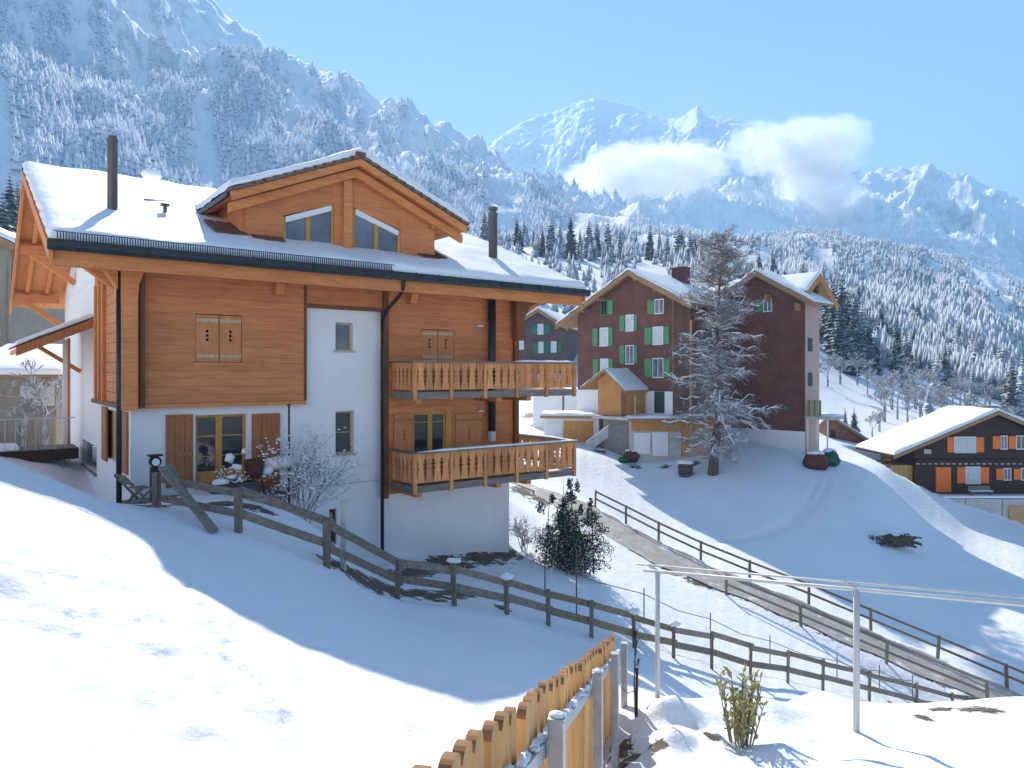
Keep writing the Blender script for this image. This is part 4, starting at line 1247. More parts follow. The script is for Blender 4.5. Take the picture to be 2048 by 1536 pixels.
# ---- balconies
def balcony(ztop, zbot, zfl, label, gap):
    """rail top, underside of the boards, underside of the floor beam"""
    ua = H.hp(826, 800, 0.0)[0]; ue = H.hp(1150, 800, 0.0)[0]
    FVb = 0.0
    yin = 7.5
    fl = MB().box(ua, ue, FVb + .06, PV0 - .13, zfl + .06, zfl + .17).box(UR + .25, ue, PV0 - .125, yin, zfl + .06, zfl + .17)
    o = H.add(fl, 'balcony', MAT['weathered']); o['label'] = label
    def part(mb, name, mat): return mb.build(name, mat, o)
    part(MB().box(ua - .03, ue + .03, FVb - .02, FVb + .055, zfl, zfl + .2), 'floor_beam', MAT['weathered'])
    part(MB().box(ua - .03, ua + .05, FVb + .06, PV0 - .13, zfl, zfl + .2), 'floor_beam', MAT['weathered'])
    part(MB().box(ue - .05, ue + .03, FVb + .06, yin, zfl, zfl + .2), 'floor_beam', MAT['weathered'])
    npost = 6
    us = np.linspace(ua + .05, ue - .05, npost)
    for u in us:
        part(MB().box(u - .055, u + .055, FVb - .055, FVb + .05, zfl - .03, ztop - .05), 'post', MAT['balc'])
    for v in (2.5, 5.0, 7.4):
        part(MB().box(ue - .10, ue, v - .05, v + .05, zfl - .03, ztop - .05), 'post', MAT['balc'])
    part(MB().box(ua - .06, ue + .06, FVb - .09, FVb + .09, ztop - .05, ztop), 'handrail', MAT['weathered'])
    part(MB().box(ua - .06, ua + .12, FVb + .095, PV0 - .07, ztop - .05, ztop), 'handrail', MAT['weathered'])
    part(MB().box(ue - .12, ue + .06, FVb + .095, yin, ztop - .05, ztop), 'handrail', MAT['weathered'])
    part(MB().box(ua + .02, ue - .02, FVb + .004, FVb + .04, zbot + .02, zbot + .1).box(ua + .02, ue - .02, FVb + .004, FVb + .04, ztop - .18, ztop - .1), 'cross_rail', MAT['balc'])
    # boards whose notched edges make the cut-outs
    hh = ztop - .055 - zbot
    def board(wd):
        zc = hh * .55
        e = []
        nt_ = [(-.19, .02), (-.165, .028), (-.14, .02), (-.10, .012), (-.07, .03), (-.04, .036), (-.01, .03), (.02, .012), (.06, .03), (.09, .036), (.12, .03), (.15, .010), (.19, .022), (.22, .005)]
        right = [(wd - .004, 0)] + [(wd - .003 - d * 2.0, zc + z) for z, d in nt_] + [(wd - .004, hh)]
        left = [(.004, hh)] + [(.003 + d * 2.0, zc + z) for z, d in reversed(nt_)] + [(.004, 0)]
        return right + left
    nb = 4
    bw = (us[1] - us[0] - .11) / nb
    me = MB().xz(board(bw), 0, .028).mesh('slat'); me.materials.append(MAT['balc'])
    for i in range(npost - 1):
        for j in range(nb):
            link('slat', me, None, o, (us[i] + .055 + j * bw, FVb - .028, zbot))
    nb2 = 5; bw2 = (PV0 - .16 - FVb - .06) / nb2
    me2 = MB().yz([(x, z) for x, z in board(bw2)], 0, .028).mesh('slat'); me2.materials.append(MAT['balc'])
    for j in range(nb2):
        link('slat', me2, None, o, (ua - .03, FVb + .06 + j * bw2, zbot))
    for j in range(int((yin - .1) / .22)):
        me3 = me2
        link('slat', me2, None, o, (ue - .03, FVb + .06 + j * bw2, zbot)) if FVb + .06 + (j + 1) * bw2 < yin else None
    # snow on the rail and on the outer floor
    sn = MB()
    def ridge(x0, x1, y0, y1, z, h):
        n = 14; b = len(sn.v)
        rnd = random.Random(int(x0 * 10))
        along_x = (x1 - x0) > (y1 - y0)
        for i in range(n + 1):
            t = i / n
            k = h * (0.75 + .35 * rnd.random()) * min(1, 6 * t + .15, 6 * (1 - t) + .15)
            c_ = [(0, 0), (.06, .7), (.5, 1), (.94, .7), (1, 0)]
            for s_, q_ in c_:
                if along_x: sn.v.append((x0 + (x1 - x0) * t, y0 + (y1 - y0) * s_, z + k * q_))
                else: sn.v.append((x0 + (x1 - x0) * s_, y0 + (y1 - y0) * t, z + k * q_))
        for i in range(n):
            for s_ in range(4):
                a = b + i * 5 + s_
                sn.f.append((a, a + 1, a + 6, a + 5))
    um_ = H.hp(1025 if gap else 835, 800, 0)[0]
    ridge(um_, ue + .05, FVb - .08, FVb + .08, ztop + .003, .055)
    ridge(ue - .11, ue + .05, FVb + .1, yin, ztop + .003, .06)
    ridge(UR + .35, ue - .1, FVb + .1, 4.5, zfl + .18, .14)
    if gap: ridge(H.hp(1010, 800, 0)[0], ue - .1, FVb + .07, .8, zfl + .18, .12)
    tag(part(sn, 'snow', MAT['snow']), kind='stuff')
    for u in (us[0] + .2, (us[2] + us[3]) / 2, UR - .3):
        part(MB().box(u - .09, u + .09, FVb + .1, PV0 - .02, zfl - .14, zfl + .055), 'joist', MAT['beam'])
    return o
zt_u = H.hp(900, 722, 0)[1]; zb_u = H.hp(900, 779, 0)[1]; zf_u = H.hp(900, 797, 0)[1]
balcony(zt_u, zb_u, zf_u, 'upper balcony with pierced boards', True)
zt_l = H.hp(900, 900, 0)[1]; zb_l = H.hp(900, 960, 0)[1]; zf_l = H.hp(900, 979, 0)[1]
balcony(zt_l, zb_l, zf_l, 'lower balcony with snow along its rail', False)

# ---- entrance canopy and walkway on the left side
cv0, cv1 = ly1 - .2, ly1 + 4.6
cza = H.hx(196, 637, UL)[1]
cm = MB().prism([(UL - .02, cv0, cza), (UL - 2.0, cv0, cza - .92), (UL - 2.0, cv1, cza - .92), (UL - .02, cv1, cza)], (0, 0, -.16))
can = H.add(cm, 'entrance_canopy', MAT['soffit'])
MB().prism([(UL - .02, cv0 - .03, cza + .03), (UL - 2.05, cv0 - .03, cza - .91), (UL - 2.05, cv0 + .06, cza - .91), (UL - .02, cv0 + .06, cza + .03)], (0, 0, -.26)).build('canopy_beam', MAT['shutter'], can)
MB().prism([(UL - .04, cv0 - .02, cza + .05), (UL - 2.05, cv0 - .02, cza - .89), (UL - 2.05, cv1, cza - .89), (UL - .04, cv1, cza + .05)], (0, 0, .03)).build('canopy_tile', MAT['tile'], can)
snow_slab(H, [(UL - 2.03, cv0 + .3, cza - .85), (UL - .1, cv0 + .3, cza + .07), (UL - .1, cv1, cza + .07), (UL - 2.03, cv1, cza - .85)], .12, 'canopy_snow', can, 8, 10, 8, edge=.12)
MB().beam((UL - 1.3, cv1 - .5, cza - .72), (UL - .02, cv1 - .5, cza - 1.6), .13, .15, (0, 1, 0)).build('canopy_brace', MAT['beam'], can)
dz = H.hx(123, 862, UL)[1]
for yy in (cv1 - .6,):
    MB().box(UL - .55, UL - .42, yy, yy + .13, dz, cza - .5).build('canopy_post', MAT['white'], can)
    MB().box(UL - .42, UL - .33, yy, yy + .13, dz, cza - .45).build('canopy_post', MAT['beam'], can)

# ------------------------------------------------------------------ terrace and small things by the garden door
tz0 = H.hp(440, 979, FV)[1]
ter = H.add(MB().box(UL - .3, H.hp(535, 980, FV)[0], .1, FV - .003, tz0 - 1.2, tz0 - .03), 'terrace_step', MAT['stone'])
ter['label'] = 'grey stone terrace step'

def HW(px, py, v):
    u, z = H.hp(px, py, v)
    return H.world(u, v, z)
def on_step(px, v):
    u, _ = H.hp(px, 990, v)
    return H.world(u, v, tz0 - .03)
HA = H.a

# black pillar lantern
p = on_step(310, .55)
t = empty('pillar_lantern', p, HA); tag(t, 'black pillar lantern with round pale head beside the left door shutter', 'lantern')
hL = 1.12
MB().box(-.1, .1, -.1, .1, 0, hL - .26).build('pillar', MAT['black'], t, bevel=.01)
hd = MB()
hd.prism([(.13 * math.cos(a), -.09, hL - .13 + .13 * math.sin(a)) for a in np.linspace(0, 2 * math.pi, 16, endpoint=False)], (0, .18, 0))
hd.build('head', MAT['black'], t)
MB().prism([(.085 * math.cos(a), -.1, hL - .14 + .085 * math.sin(a)) for a in np.linspace(0, 2 * math.pi, 14, endpoint=False)], (0, .008, 0)).build('lamp_glass', MAT['white'], t)
MB().box(-.15, .15, -.12, .12, hL - .01, hL + .03).build('cap', MAT['black'], t)
# folding garden chair
p = on_step(268, .35)
t = empty('folding_chair', p, HA + .3); tag(t, 'folding wooden garden chair leaning by the black drainpipe', 'chair')
for s in (-.22, .22):
    MB().beam((-.32, s, .75), (.30, s, .02), .035, .05).build('leg', MAT['weathered'], t)
    MB().beam((.34, s * .9, .42), (-.16, s * .9, .02), .035, .05).build('leg', MAT['weathered'], t)
for k in range(4):
    MB().box(-.02 + k * .09, .05 + k * .09, -.24, .24, .43 - k * .004, .45 - k * .004).build('seat_slat', MAT['weathered'], t)
for k in range(3):
    MB().beam((-.31 + k * .07, -.24, .75 - k * .09), (-.31 + k * .07, .24, .75 - k * .09), .02, .06).build('back_slat', MAT['weathered'], t)
# planters
for i, (px, lab) in enumerate(((446, 'blue grey planter box with a cap of snow left of the rail post'), (487, 'plain blue grey planter box behind the rail post'))):
    p = on_step(px, .35)
    t = empty('planter_box', p, HA); tag(t, lab, 'planter', 'planters on the terrace')
    m = MB()
    m.box(-.27, .27, -.2, -.17, 0, .36).box(-.27, .27, .17, .2, 0, .36).box(-.27, -.24, -.168, .168, 0, .36).box(.24, .27, -.168, .168, 0, .36)
    m.build('box', MAT['bluegrey'], t)
    MB().box(-.238, .238, -.168, .168, .1, .31).build('soil', MAT['stone'], t)
    if i == 0: MB().blob((-.05, 0, .36), .2, .16, .12, 3, .15).build('snow_cap', MAT['snow'], t, smooth=True)
# red pot on an iron stand
p = on_step(508, .45)
t = empty('fire_basket', p, HA); tag(t, 'dark red round pot on iron legs in front of the right door shutter', 'pot')
MB().lathe([(.13, .42), (.2, .46), (.23, .6), (.24, .82), (.26, .84), (.26, .87), (.21, .87), (.19, .5)], (0, 0, 0), 16).build('bowl', MAT['terracotta'], t, smooth=True)
for k in range(3):
    a = k * 2.1
    MB().tube([(.18 * math.cos(a), .18 * math.sin(a), .47), (.26 * math.cos(a), .26 * math.sin(a), 0)], .015, 5).build('leg', MAT['black'], t)
# garden torch pole
p = on_step(578, .8); p = (p[0], p[1], gz(p[0], p[1]))
t = empty('garden_pole', p, HA); tag(t, 'slim dark upright pole against the white wall', 'pole')
MB().tube([(0, 0, -.3), (0, 0, H.hp(578, 812, .8)[1] - p[2])], .028, 8).build('shaft', MAT['zinc'], t)
MB().lathe([(.05, 0), (.05, .05), (.03, .06)], (0, 0, H.hp(578, 812, .8)[1] - p[2]), 8).build('finial', MAT['zinc'], t)

# ------------------------------------------------------------------ plants
def leaf_cloud(mb, rnd, centre, rad, n, size, up=0.3):
    for _ in range(n):
        th = rnd.uniform(0, 6.283); cz = rnd.uniform(-1, 1); q = rnd.random() ** .45
        s = math.sqrt(1 - cz * cz)
        c = Vector((centre[0] + rad[0] * q * s * math.cos(th), centre[1] + rad[1] * q * s * math.sin(th), centre[2] + rad[2] * q * cz))
        d = Vector((rnd.gauss(0, 1), rnd.gauss(0, 1), rnd.gauss(up, .6))).normalized()
        sd_ = d.cross(Vector((rnd.gauss(0, 1), rnd.gauss(0, 1), rnd.gauss(0, 1)))).normalized()
        L = size * rnd.uniform(.6, 1.3); W = L * .32
        mb.add([c, c + d * L * .5 + sd_ * W, c + d * L, c + d * L * .5 - sd_ * W], [(0, 1, 2, 3)])

def bare_shrub(name, loc, h, spread, seed, label, cat, snow_n=60, n0=9, mat='twig', levels=3, thick=.012, group=None):
    rnd = random.Random(seed)
    t = empty(name, loc); tag(t, label, cat, group)
    mb, sn = MB(), MB()
    def grow(p, d, L, r, lv):
        q = p + d * L
        mid = p + d * L * .5 + Vector((rnd.gauss(0, .04), rnd.gauss(0, .04), 0)) * L
        mb.tube([p, mid, q], [r, r * .8, r * .55], 3, cap=False)
        if rnd.random() < snow_n / 100:
            sn.blob(mid + Vector((0, 0, r)), L * .1 + .012, L * .1 + .012, .018 + r, rnd.randint(0, 99), .2, 5, 4)
        if lv > 0:
            for _ in range(rnd.randint(3, 4)):
                nd = (d + Vector((rnd.gauss(0, .5), rnd.gauss(0, .5), rnd.gauss(.05, .3)))).normalized()
                grow(p + d * L * rnd.uniform(.45, 1), nd, L * rnd.uniform(.5, .75), r * .55, lv - 1)
    for _ in range(n0):
        a = rnd.uniform(0, 6.28); s = rnd.uniform(.1, .5)
        d = Vector((math.cos(a) * s * spread, math.sin(a) * s * spread, 1)).normalized()
        grow(Vector((rnd.gauss(0, .06), rnd.gauss(0, .06), -.1)), d, h * rnd.uniform(.35, .5), thick, levels)
    mb.build('stem', MAT[mat], t)
    if sn.v: tag(sn.build('snow', MAT['snow'], t, smooth=True), kind='stuff')
    return t

def bush(name, loc, h, w, seed, label, mat='bush', n=2600, leaf=.09, spires=3, snow=18):
    rnd = random.Random(seed)
    t = empty(name, loc); tag(t, label, 'bush')
    st, lf, sn = MB(), MB(), MB()
    for k in range(spires * 4):
        a = rnd.uniform(0, 6.28); s = rnd.uniform(.0, w * .38)
        hh = h * rnd.choice((1.0, .92, .7, .55, .8)) * rnd.uniform(.9, 1.05) * (1 - .3 * s / (w * .4))
        top = Vector((math.cos(a) * s, math.sin(a) * s, hh))
        foot = Vector((math.cos(a) * (s * .8 + w * .1), math.sin(a) * (s * .8 + w * .1), -.1))
        st.tube([foot, (foot + top) * .5, top], [.03, .02, .008], 4, cap=False)
        m = 7
        for j in range(m):
            f = .06 + .94 * j / (m - 1)
            c = foot.lerp(top, f) + Vector((rnd.gauss(0, .07 * w), rnd.gauss(0, .07 * w), .1 * (1 - f)))
            rr = w * .24 * (1.15 - f * 1.0)
            leaf_cloud(lf, rnd, c, (rr, rr, h * .075), n // (spires * 4 * m), leaf)
            if rnd.random() < snow / 60:
                sn.blob(c + Vector((0, -rr * .5, h * .05)), rr * .35, rr * .35, rr * .16, rnd.randint(0, 999), .3, 7, 5)
    st.build('stem', MAT['twig'], t); lf.build('foliage', MAT[mat], t)
    if sn.v: tag(sn.build('snow', MAT['snow'], t, smooth=True), kind='stuff')
    return t

p = hit(1135, 1137)
bush('evergreen_bush', p, 168 / F * p[1], 130 / F * p[1] * 1.15, 5, 'dark evergreen bush dusted with snow beyond the white basement wall', n=19000, leaf=.075, spires=4, snow=0)
p = hit(1048, 1100)
bare_shrub('rose_shrub', p, 1.5, 1.0, 3, 'low reddish twiggy shrub beside the basement corner', 'shrub', 45, 7, thick=.016)
pb = on_step(600, .2); pb = (pb[0], pb[1], gz(pb[0], pb[1]))
bare_shrub('bare_shrub', pb, 3.1, 1.2, 11, 'tall bare shrub speckled with snow in front of the white tower', 'shrub', 24, 11, levels=4, thick=.012)
pb = on_step(555, .35); pb = (pb[0], pb[1], gz(pb[0], pb[1]))
t = bare_shrub('snow_capped_shrub', pb, 1.25, .9, 21, 'dark shrub wearing a thick cap of snow by the right door shutter', 'shrub', 30, 9, levels=3, thick=.012)
tag(MB().blob((0, 0, 1.32), .36, .26, .15, 4, .25, 12, 8).blob((.25, 0, 1.38), .25, .2, .12, 8, .2, 10, 6).blob((-.25, -.1, 1.15), .18, .16, .12, 9, .2, 10, 6).build('snow_cap', MAT['snow'], t, smooth=True), kind='stuff')
pb = on_step(468, .4)
t = bare_shrub('potted_shrub', pb, 1.0, .8, 31, 'small dark shrub with snow tufts before the garden door', 'shrub', 40, 6, levels=3, mat='trim')
MB().blob((-.1, 0, .95), .09, .1, .11, 2, .45, 12, 8).blob((.1, -.1, .75), .1, .08, .06, 3, .45, 12, 8).blob((.24, 0, 1.12), .06, .07, .06, 5, .45, 12, 8).blob((-.02, -.1, .5), .1, .08, .05, 7, .45, 12, 8).build('snow_cap', MAT['snow'], t, smooth=True)['kind'] = 'stuff'

# yellow-green shrub in the garden
p = hit(1482, 1492)
rnd = random.Random(8)
t = empty('laurel_shrub', p); tag(t, 'upright yellow green leafy shrub in the near garden snow', 'shrub')
st, lf = MB(), MB()
hS = (1490 - 1340) / F * p[1]
for k in range(26):
    a = rnd.uniform(0, 6.28); s = rnd.uniform(.02, .2)
    top = Vector((math.cos(a) * s, math.sin(a) * s * .7, hS * rnd.uniform(.55, 1.05)))
    b = Vector((math.cos(a) * s * .4, math.sin(a) * s * .3, -.05))
    st.tube([b, (b + top) * .5, top], [.007, .006, .003], 4, cap=False)
    for j in range(22):
        f = rnd.uniform(.25, 1)
        c = b.lerp(top, f)
        d = Vector((rnd.gauss(0, .5), rnd.gauss(0, .5), rnd.uniform(.4, 1.2))).normalized()
        sd_ = d.cross(Vector((rnd.gauss(0, 1), rnd.gauss(0, 1), .2))).normalized()
        L = rnd.uniform(.045, .085)
        lf.add([c, c + d * L * .5 + sd_ * L * .17, c + d * L, c + d * L * .5 - sd_ * L * .17], [(0, 1, 2, 3)])
st.build('stem', MAT['greywood'], t); lf.build('foliage', MAT['yellowgreen'], t)
p = hit(1452, 1500)
bare_shrub('flattened_sprig', p, .16, 3.0, 41, 'small flattened green sprig in the snow below the yellow green shrub', 'sprig', 0, 8, 'yellowgreen', 2, .006)
# staked sapling beside the paling fence
p = hit(1272, 1480)
p = at(1272, 1478, 6.6); p[2] = gz(p[0], p[1])
t = empty('staked_sapling', p); tag(t, 'thin sapling tied to a reddish stake beyond the paling fence', 'sapling')
hS = (1500 - 1320) / F * 6.6
MB().tube([(0, 0, -.2), (.01, 0, hS * .55)], .014, 6).build('stake', MAT['terracotta'], t)
MB().tube([(0, -.02, -.2), (-.02, -.02, hS * .4), (.0, -.02, hS)], [.009, .008, .003], 5).build('stem', MAT['twig'], t)
lf = MB(); rnd = random.Random(3)
for k in range(34):
    z = hS * rnd.uniform(.45, .98)
    c = Vector((0, -.02, z)); d = Vector((rnd.gauss(0, .5), rnd.gauss(0, .5), 1)).normalized(); s_ = d.orthogonal().normalized()
    lf.add([c, c + d * .03 + s_ * .01, c + d * .065, c + d * .03 - s_ * .01], [(0, 1, 2, 3)])
lf.build('foliage', MAT['bush'], t)
MB().tube([(0, 0, hS * .3), (-.08, 0, hS * .27), (-.15, .1, hS * .33)], .004, 4).build('tie_wire', MAT['black'], t)

# ------------------------------------------------------------------ old post-and-rail fence
RAILP = [(477, 975, 1065, 13.1), (655, 1040, 1137, 13.6), (793, 1118, 1192, 14.9), (910, 1125, 1212, 15.5), (1015, 1158, 1229, 16.2), (1097, 1180, 1253, 16.8), (1183, 1200, 1277, 17.4), (1270, 1226, 1300, 18.2),
         (1347, 1252, 1317, 19.2), (1423, 1262, 1338, 20.2), (1500, 1285, 1362, 21.2), (1575, 1300, 1367, 22.4), (1645, 1318, 1382, 23.6), (1738, 1340, 1403, 25.2), (1833, 1366, 1427, 26.5), (1905, 1385, 1440, 27.4), (2005, 1398, 1455, 28.4)]
root = empty('rail_fence', at(477, 1065, 13.1)); tag(root, 'weathered post and rail fence running down from the terrace past the chalet', 'fence')
ro = np.array(root.location)
rnd = random.Random(6)
tops = []
for i, (px, y0, y1, d) in enumerate(RAILP):
    b = at(px, y1, d); tpt = at(px, y0, d)
    b = b - ro; tpt = tpt - ro
    lean = np.array([rnd.gauss(0, .03), rnd.gauss(0, .03), 0])
    s = .09 if i > 1 else .105
    MB().beam(b - np.array([0, 0, .45]), tpt + lean, s, s, (0.3, 1, 0)).build('post', MAT['weathered_v'], root)
    tops.append((b, tpt + lean))
    if px in (910, 1015, 1270, 1347):
        MB().blob(tpt + lean + np.array([.02, 0, .04]), .13, .12, .075 if px != 910 else .05, i, .4, 12, 8).build('snow_cap', MAT['snow'], root, smooth=True)
for i in range(len(tops) - 1):
    for f in ((.84, .4) if i > 0 else (.9, .42)):
        a = tops[i][0] * (1 - f) + tops[i][1] * f; b = tops[i + 1][0] * (1 - f) + tops[i + 1][1] * f
        off = np.array([.05, .09, 0])
        a = a + off + np.array([0, 0, rnd.gauss(0, .02)]); b = b + off + np.array([0, 0, rnd.gauss(0, .02)])
        MB().beam(a - (b - a) * .04, b + (b - a) * .04, .05, .15 if f > .5 or i < 3 else .17, (0, 0, 1)).build('rail', MAT['mossy'] if 4 < i < 8 else MAT['weathered'], root)
# first leg of the fence on the terrace, and a fallen rail
a = at(313, 945, 14.2); b = at(313, 1025, 14.2)
MB().beam(b - ro, a - ro, .12, .12, (.3, 1, 0)).build('post', MAT['weathered_v'], root)
for ya, yb in ((958, 988), (995, 1030)):
    MB().beam(at(318, ya, 14.2) - ro, at(480, yb, 13.15) - ro + np.array([0, .06, 0]), .05, .13).build('rail', MAT['weathered'], root)
t = empty('fallen_rail', at(380, 1000, 13.6)); tag(t, 'weathered plank leaning down into the snow left of the first rail post', 'plank')
o0 = np.array(t.location)
MB().beam(at(325, 935, 14.3) - o0, at(428, 1062, 12.6) - o0, .16, .06).build('board', MAT['weathered'], t)
t = empty('fence_prop', at(352, 985, 14)); tag(t, 'second grey plank propped across the terrace post', 'plank')
o0 = np.array(t.location)
MB().beam(at(338, 930, 14.4) - o0, at(378, 1003, 13.9) - o0, .14, .06).build('board', MAT['weathered'], t)
t = empty('steel_post', at(687, 1140, 14.4)); tag(t, 'square grey post standing in front of the cellar window', 'post')
MB().box(-.05, .05, -.05, .05, -.5, (1140 - 1005) / F * 14.4).build('shaft', MAT['galvpale'], t, bevel=.005)
MB().box(-.06, .06, -.06, .06, (1140 - 1005) / F * 14.4 + .001, (1140 - 1005) / F * 14.4 + .02).build('cap', MAT['galv'], t)

# wire fence just beyond it
WP = [(1090, 1108, 1166, 19.5), (1153, 1100, 1200, 17.6), (1153 + 135, 1176, 1214, 21.0), (1421, 1226, 1268, 22.6), (1540, 1270, 1322, 24.0), (1674, 1310, 1352, 26.0), (1759, 1330, 1380, 27.0), (1825, 1350, 1396, 27.8)]
root = empty('wire_fence', at(1153, 1200, 17.6)); tag(root, 'thin wire fence on slim stakes between rail fence and lane', 'fence')
ro = np.array(root.location)
wt = []
for px, y0, y1, d in WP:
    MB().tube([at(px, y1, d) - ro - np.array([0, 0, .4]), at(px, y0, d) - ro], .018, 5).build('stake', MAT['twig'], root)
    wt.append(at(px, y0 + 12, d) - ro)
ws = [wt[0] + (wt[0] - wt[2]) * .06] + [wt[0]] + wt[2:]
for i in range(len(ws) - 1):
    a, b = ws[i], ws[i + 1]
    mid = (a + b) / 2 - np.array([0, 0, .12])
    MB().tube([a, a * .6 + mid * .4 + 0, mid, b * .6 + mid * .4, b], .012, 4).build('wire', MAT['twig'], root)

# ------------------------------------------------------------------ fences of the lane
def lane_fence(name, label, side, px0, px1, hgt, step, mat='weathered'):
    pts = PATH_PTS
    cum = np.concatenate([[0], np.cumsum(np.hypot(*np.diff(pts[:, :2], axis=0).T))])
    pxs = np.array([1024 + F * q[0] / q[1] for q in pts])
    t0, t1 = np.interp(px0, pxs, cum), np.interp(px1, pxs, cum)
    P0 = []
    for t in np.linspace(t0, t1, int((t1 - t0) / step) + 1):
        p = np.array([np.interp(t, cum, pts[:, k]) for k in range(3)])
        q = np.array([np.interp(t + .5, cum, pts[:, k]) for k in range(3)])
        d = (q - p)[:2]; d /= np.hypot(*d)
        nrm = np.array([-d[1], d[0]]) * side
        P0.append(np.array([p[0] + nrm[0] * (PATH_HALF + .22), p[1] + nrm[1] * (PATH_HALF + .22), p[2] - .05]))
    root = empty(name, P0[0]); tag(root, label, 'fence')
    o = P0[0]
    rnd = random.Random(int(px0))
    me = MB().box(-.05, .05, -.05, .05, -.3, hgt).mesh('post'); me.materials.append(MAT['weathered_v'])
    for p in P0:
        q = link('post', me, None, root, tuple(p - o)); q.rotation_euler = (rnd.gauss(0, .03), rnd.gauss(0, .03), rnd.uniform(0, .3))
    for a, b in zip(P0[:-1], P0[1:]):
        for hz_ in (hgt * .93, hgt * .5):
            MB().beam(a - o + np.array([0, 0, hz_]), b - o + np.array([0, 0, hz_]), .05, .10).build('rail', MAT[mat], root)
lane_fence('lane_fence', 'two rail timber fence along the upper edge of the lane', 1, 1150, 2200, 1.0, 2.5)
lane_fence('lane_fence', 'two rail timber fence along the lower edge of the lane', -1, 1470, 1960, .95, 2.5)
lane_fence('lane_fence', 'low weathered fence beside the lane behind the evergreen bush', -1, 1000, 1110, .8, 2.4)

# ------------------------------------------------------------------ garden rail of pale pipe in the foreground
root = empty('pipe_rail', at(1315, 1395, 7.0)); tag(root, 'pale metal pipe rail on two slim posts across the near garden', 'railing')
ro = np.array(root.location)
A_, B_ = at(1315, 1143, 7.0) - ro, at(1713, 1179, 6.2) - ro
dv = B_ - A_
for q, yb, d, px, rad in ((A_, 1395, 7.0, 1315, .023), (B_, 1463, 6.2, 1713, .027)):
    bt = at(px, yb, d) - ro
    MB().tube([bt - np.array([0, 0, .4]), q], rad, 10).build('post', MAT['galvpale'], root, smooth=True)
    MB().lathe([(.055, 0), (.055, .012), (.03, .02)], bt - np.array([0, 0, .03]), 10).build('foot_flange', MAT['galv'], root)
q = A_ + dv * 2.6
MB().tube([q - np.array([0, 0, 1.6]), q], .026, 8).build('post', MAT['galvpale'], root, smooth=True)
MB().tube([A_ - dv * .08, A_ + dv * 2.7], .017, 10).build('top_rail', MAT['galvpale'], root, smooth=True)
MB().tube([A_ - dv * .08 + np.array([-.06, .10, .035]), A_ + dv * 2.7 + np.array([-.06, .10, .035])], .010, 8).build('second_rail', MAT['galvpale'], root, smooth=True)
for f in (0, 1, 2.6):
    MB().beam(A_ + dv * f, A_ + dv * f + np.array([-.06, .10, .035]), .02, .03).build('bracket', MAT['galv'], root)

# ------------------------------------------------------------------ new paling fence at the bottom
fd = np.array([.215, 1.0]); fd /= np.hypot(*fd)
fa = math.atan2(fd[1], fd[0])
def fx(d): return .215 * d - .515
def ftop(d): return -.9 - .315 * (d - 1.7)
d0 = 1.35
root = empty('paling_fence', (fx(d0), d0, ftop(d0) - 1.05), fa); tag(root, 'new orange larch paling fence on galvanised posts at the bottom', 'fence')
slope = -.315 / math.hypot(.22, 1) * 1.0
Lf = (7.12 - d0) * math.hypot(.22, 1)
wd = .088
prof = [(0, 0), (wd, 0), (wd, 1.0)] + [(wd / 2 + wd / 2 * math.cos(a), 1.0 + .034 * math.sin(a)) for a in np.linspace(.2, math.pi - .2, 9)] + [(0, 1.0)]
mb = MB().prism([(x, -.016, z) for x, z in prof], (0, .032, 0))
me = mb.mesh('paling'); me.materials.append(MAT['fenceboard']); me.materials.append(MAT['endgrain'])
for f in me.polygons:
    if f.center.z > .99 and abs(f.normal.y) < .5: f.material_index = 1
rnd = random.Random(5)
n = int(Lf / .142)
for i in range(n):
    s = i * .142
    o = link('paling', me, None, root, (s, rnd.gauss(0, .002), slope * s + rnd.gauss(0, .004)))
    o.rotation_euler = (rnd.gauss(0, .008), 0, 0)
for hh in (.86, .2):
    a, b = np.array([-.05, -.045, hh]), np.array([Lf, -.045, hh + slope * Lf])
    MB().beam(a, b, .045, .05).build('rail', MAT['galv'], root)
sn = MB()
for i in range(int(Lf / .07)):
    s = i * .07 + rnd.uniform(-.02, .02)
    if rnd.random() < .75:
        sn.blob((s, -.047 + rnd.gauss(0, .006), .887 + slope * s), rnd.uniform(.02, .06), .02, rnd.uniform(.006, .014), i, .4, 7, 5)
tag(sn.build('rail_snow', MAT['snow'], root, smooth=True), kind='stuff')
for i, dd in enumerate((2.7, 4.3, 5.75, 7.05)):
    s = (dd - d0) * math.hypot(.22, 1)
    hh = .97 + slope * s
    MB().box(s - .03, s + .03, -.135, -.075, slope * s - .35, hh).build('post', MAT['galv'], root, bevel=.004)
    MB().box(s - .032, s + .032, -.137, -.073, hh + .001, hh + .008).build('post_cap', MAT['galv'], root)
    if i < 2: MB().blob((s, -.105, hh + .012), .03, .03, .012, i, .2, 8, 5).build('post_snow', MAT['snow'], root, smooth=True)

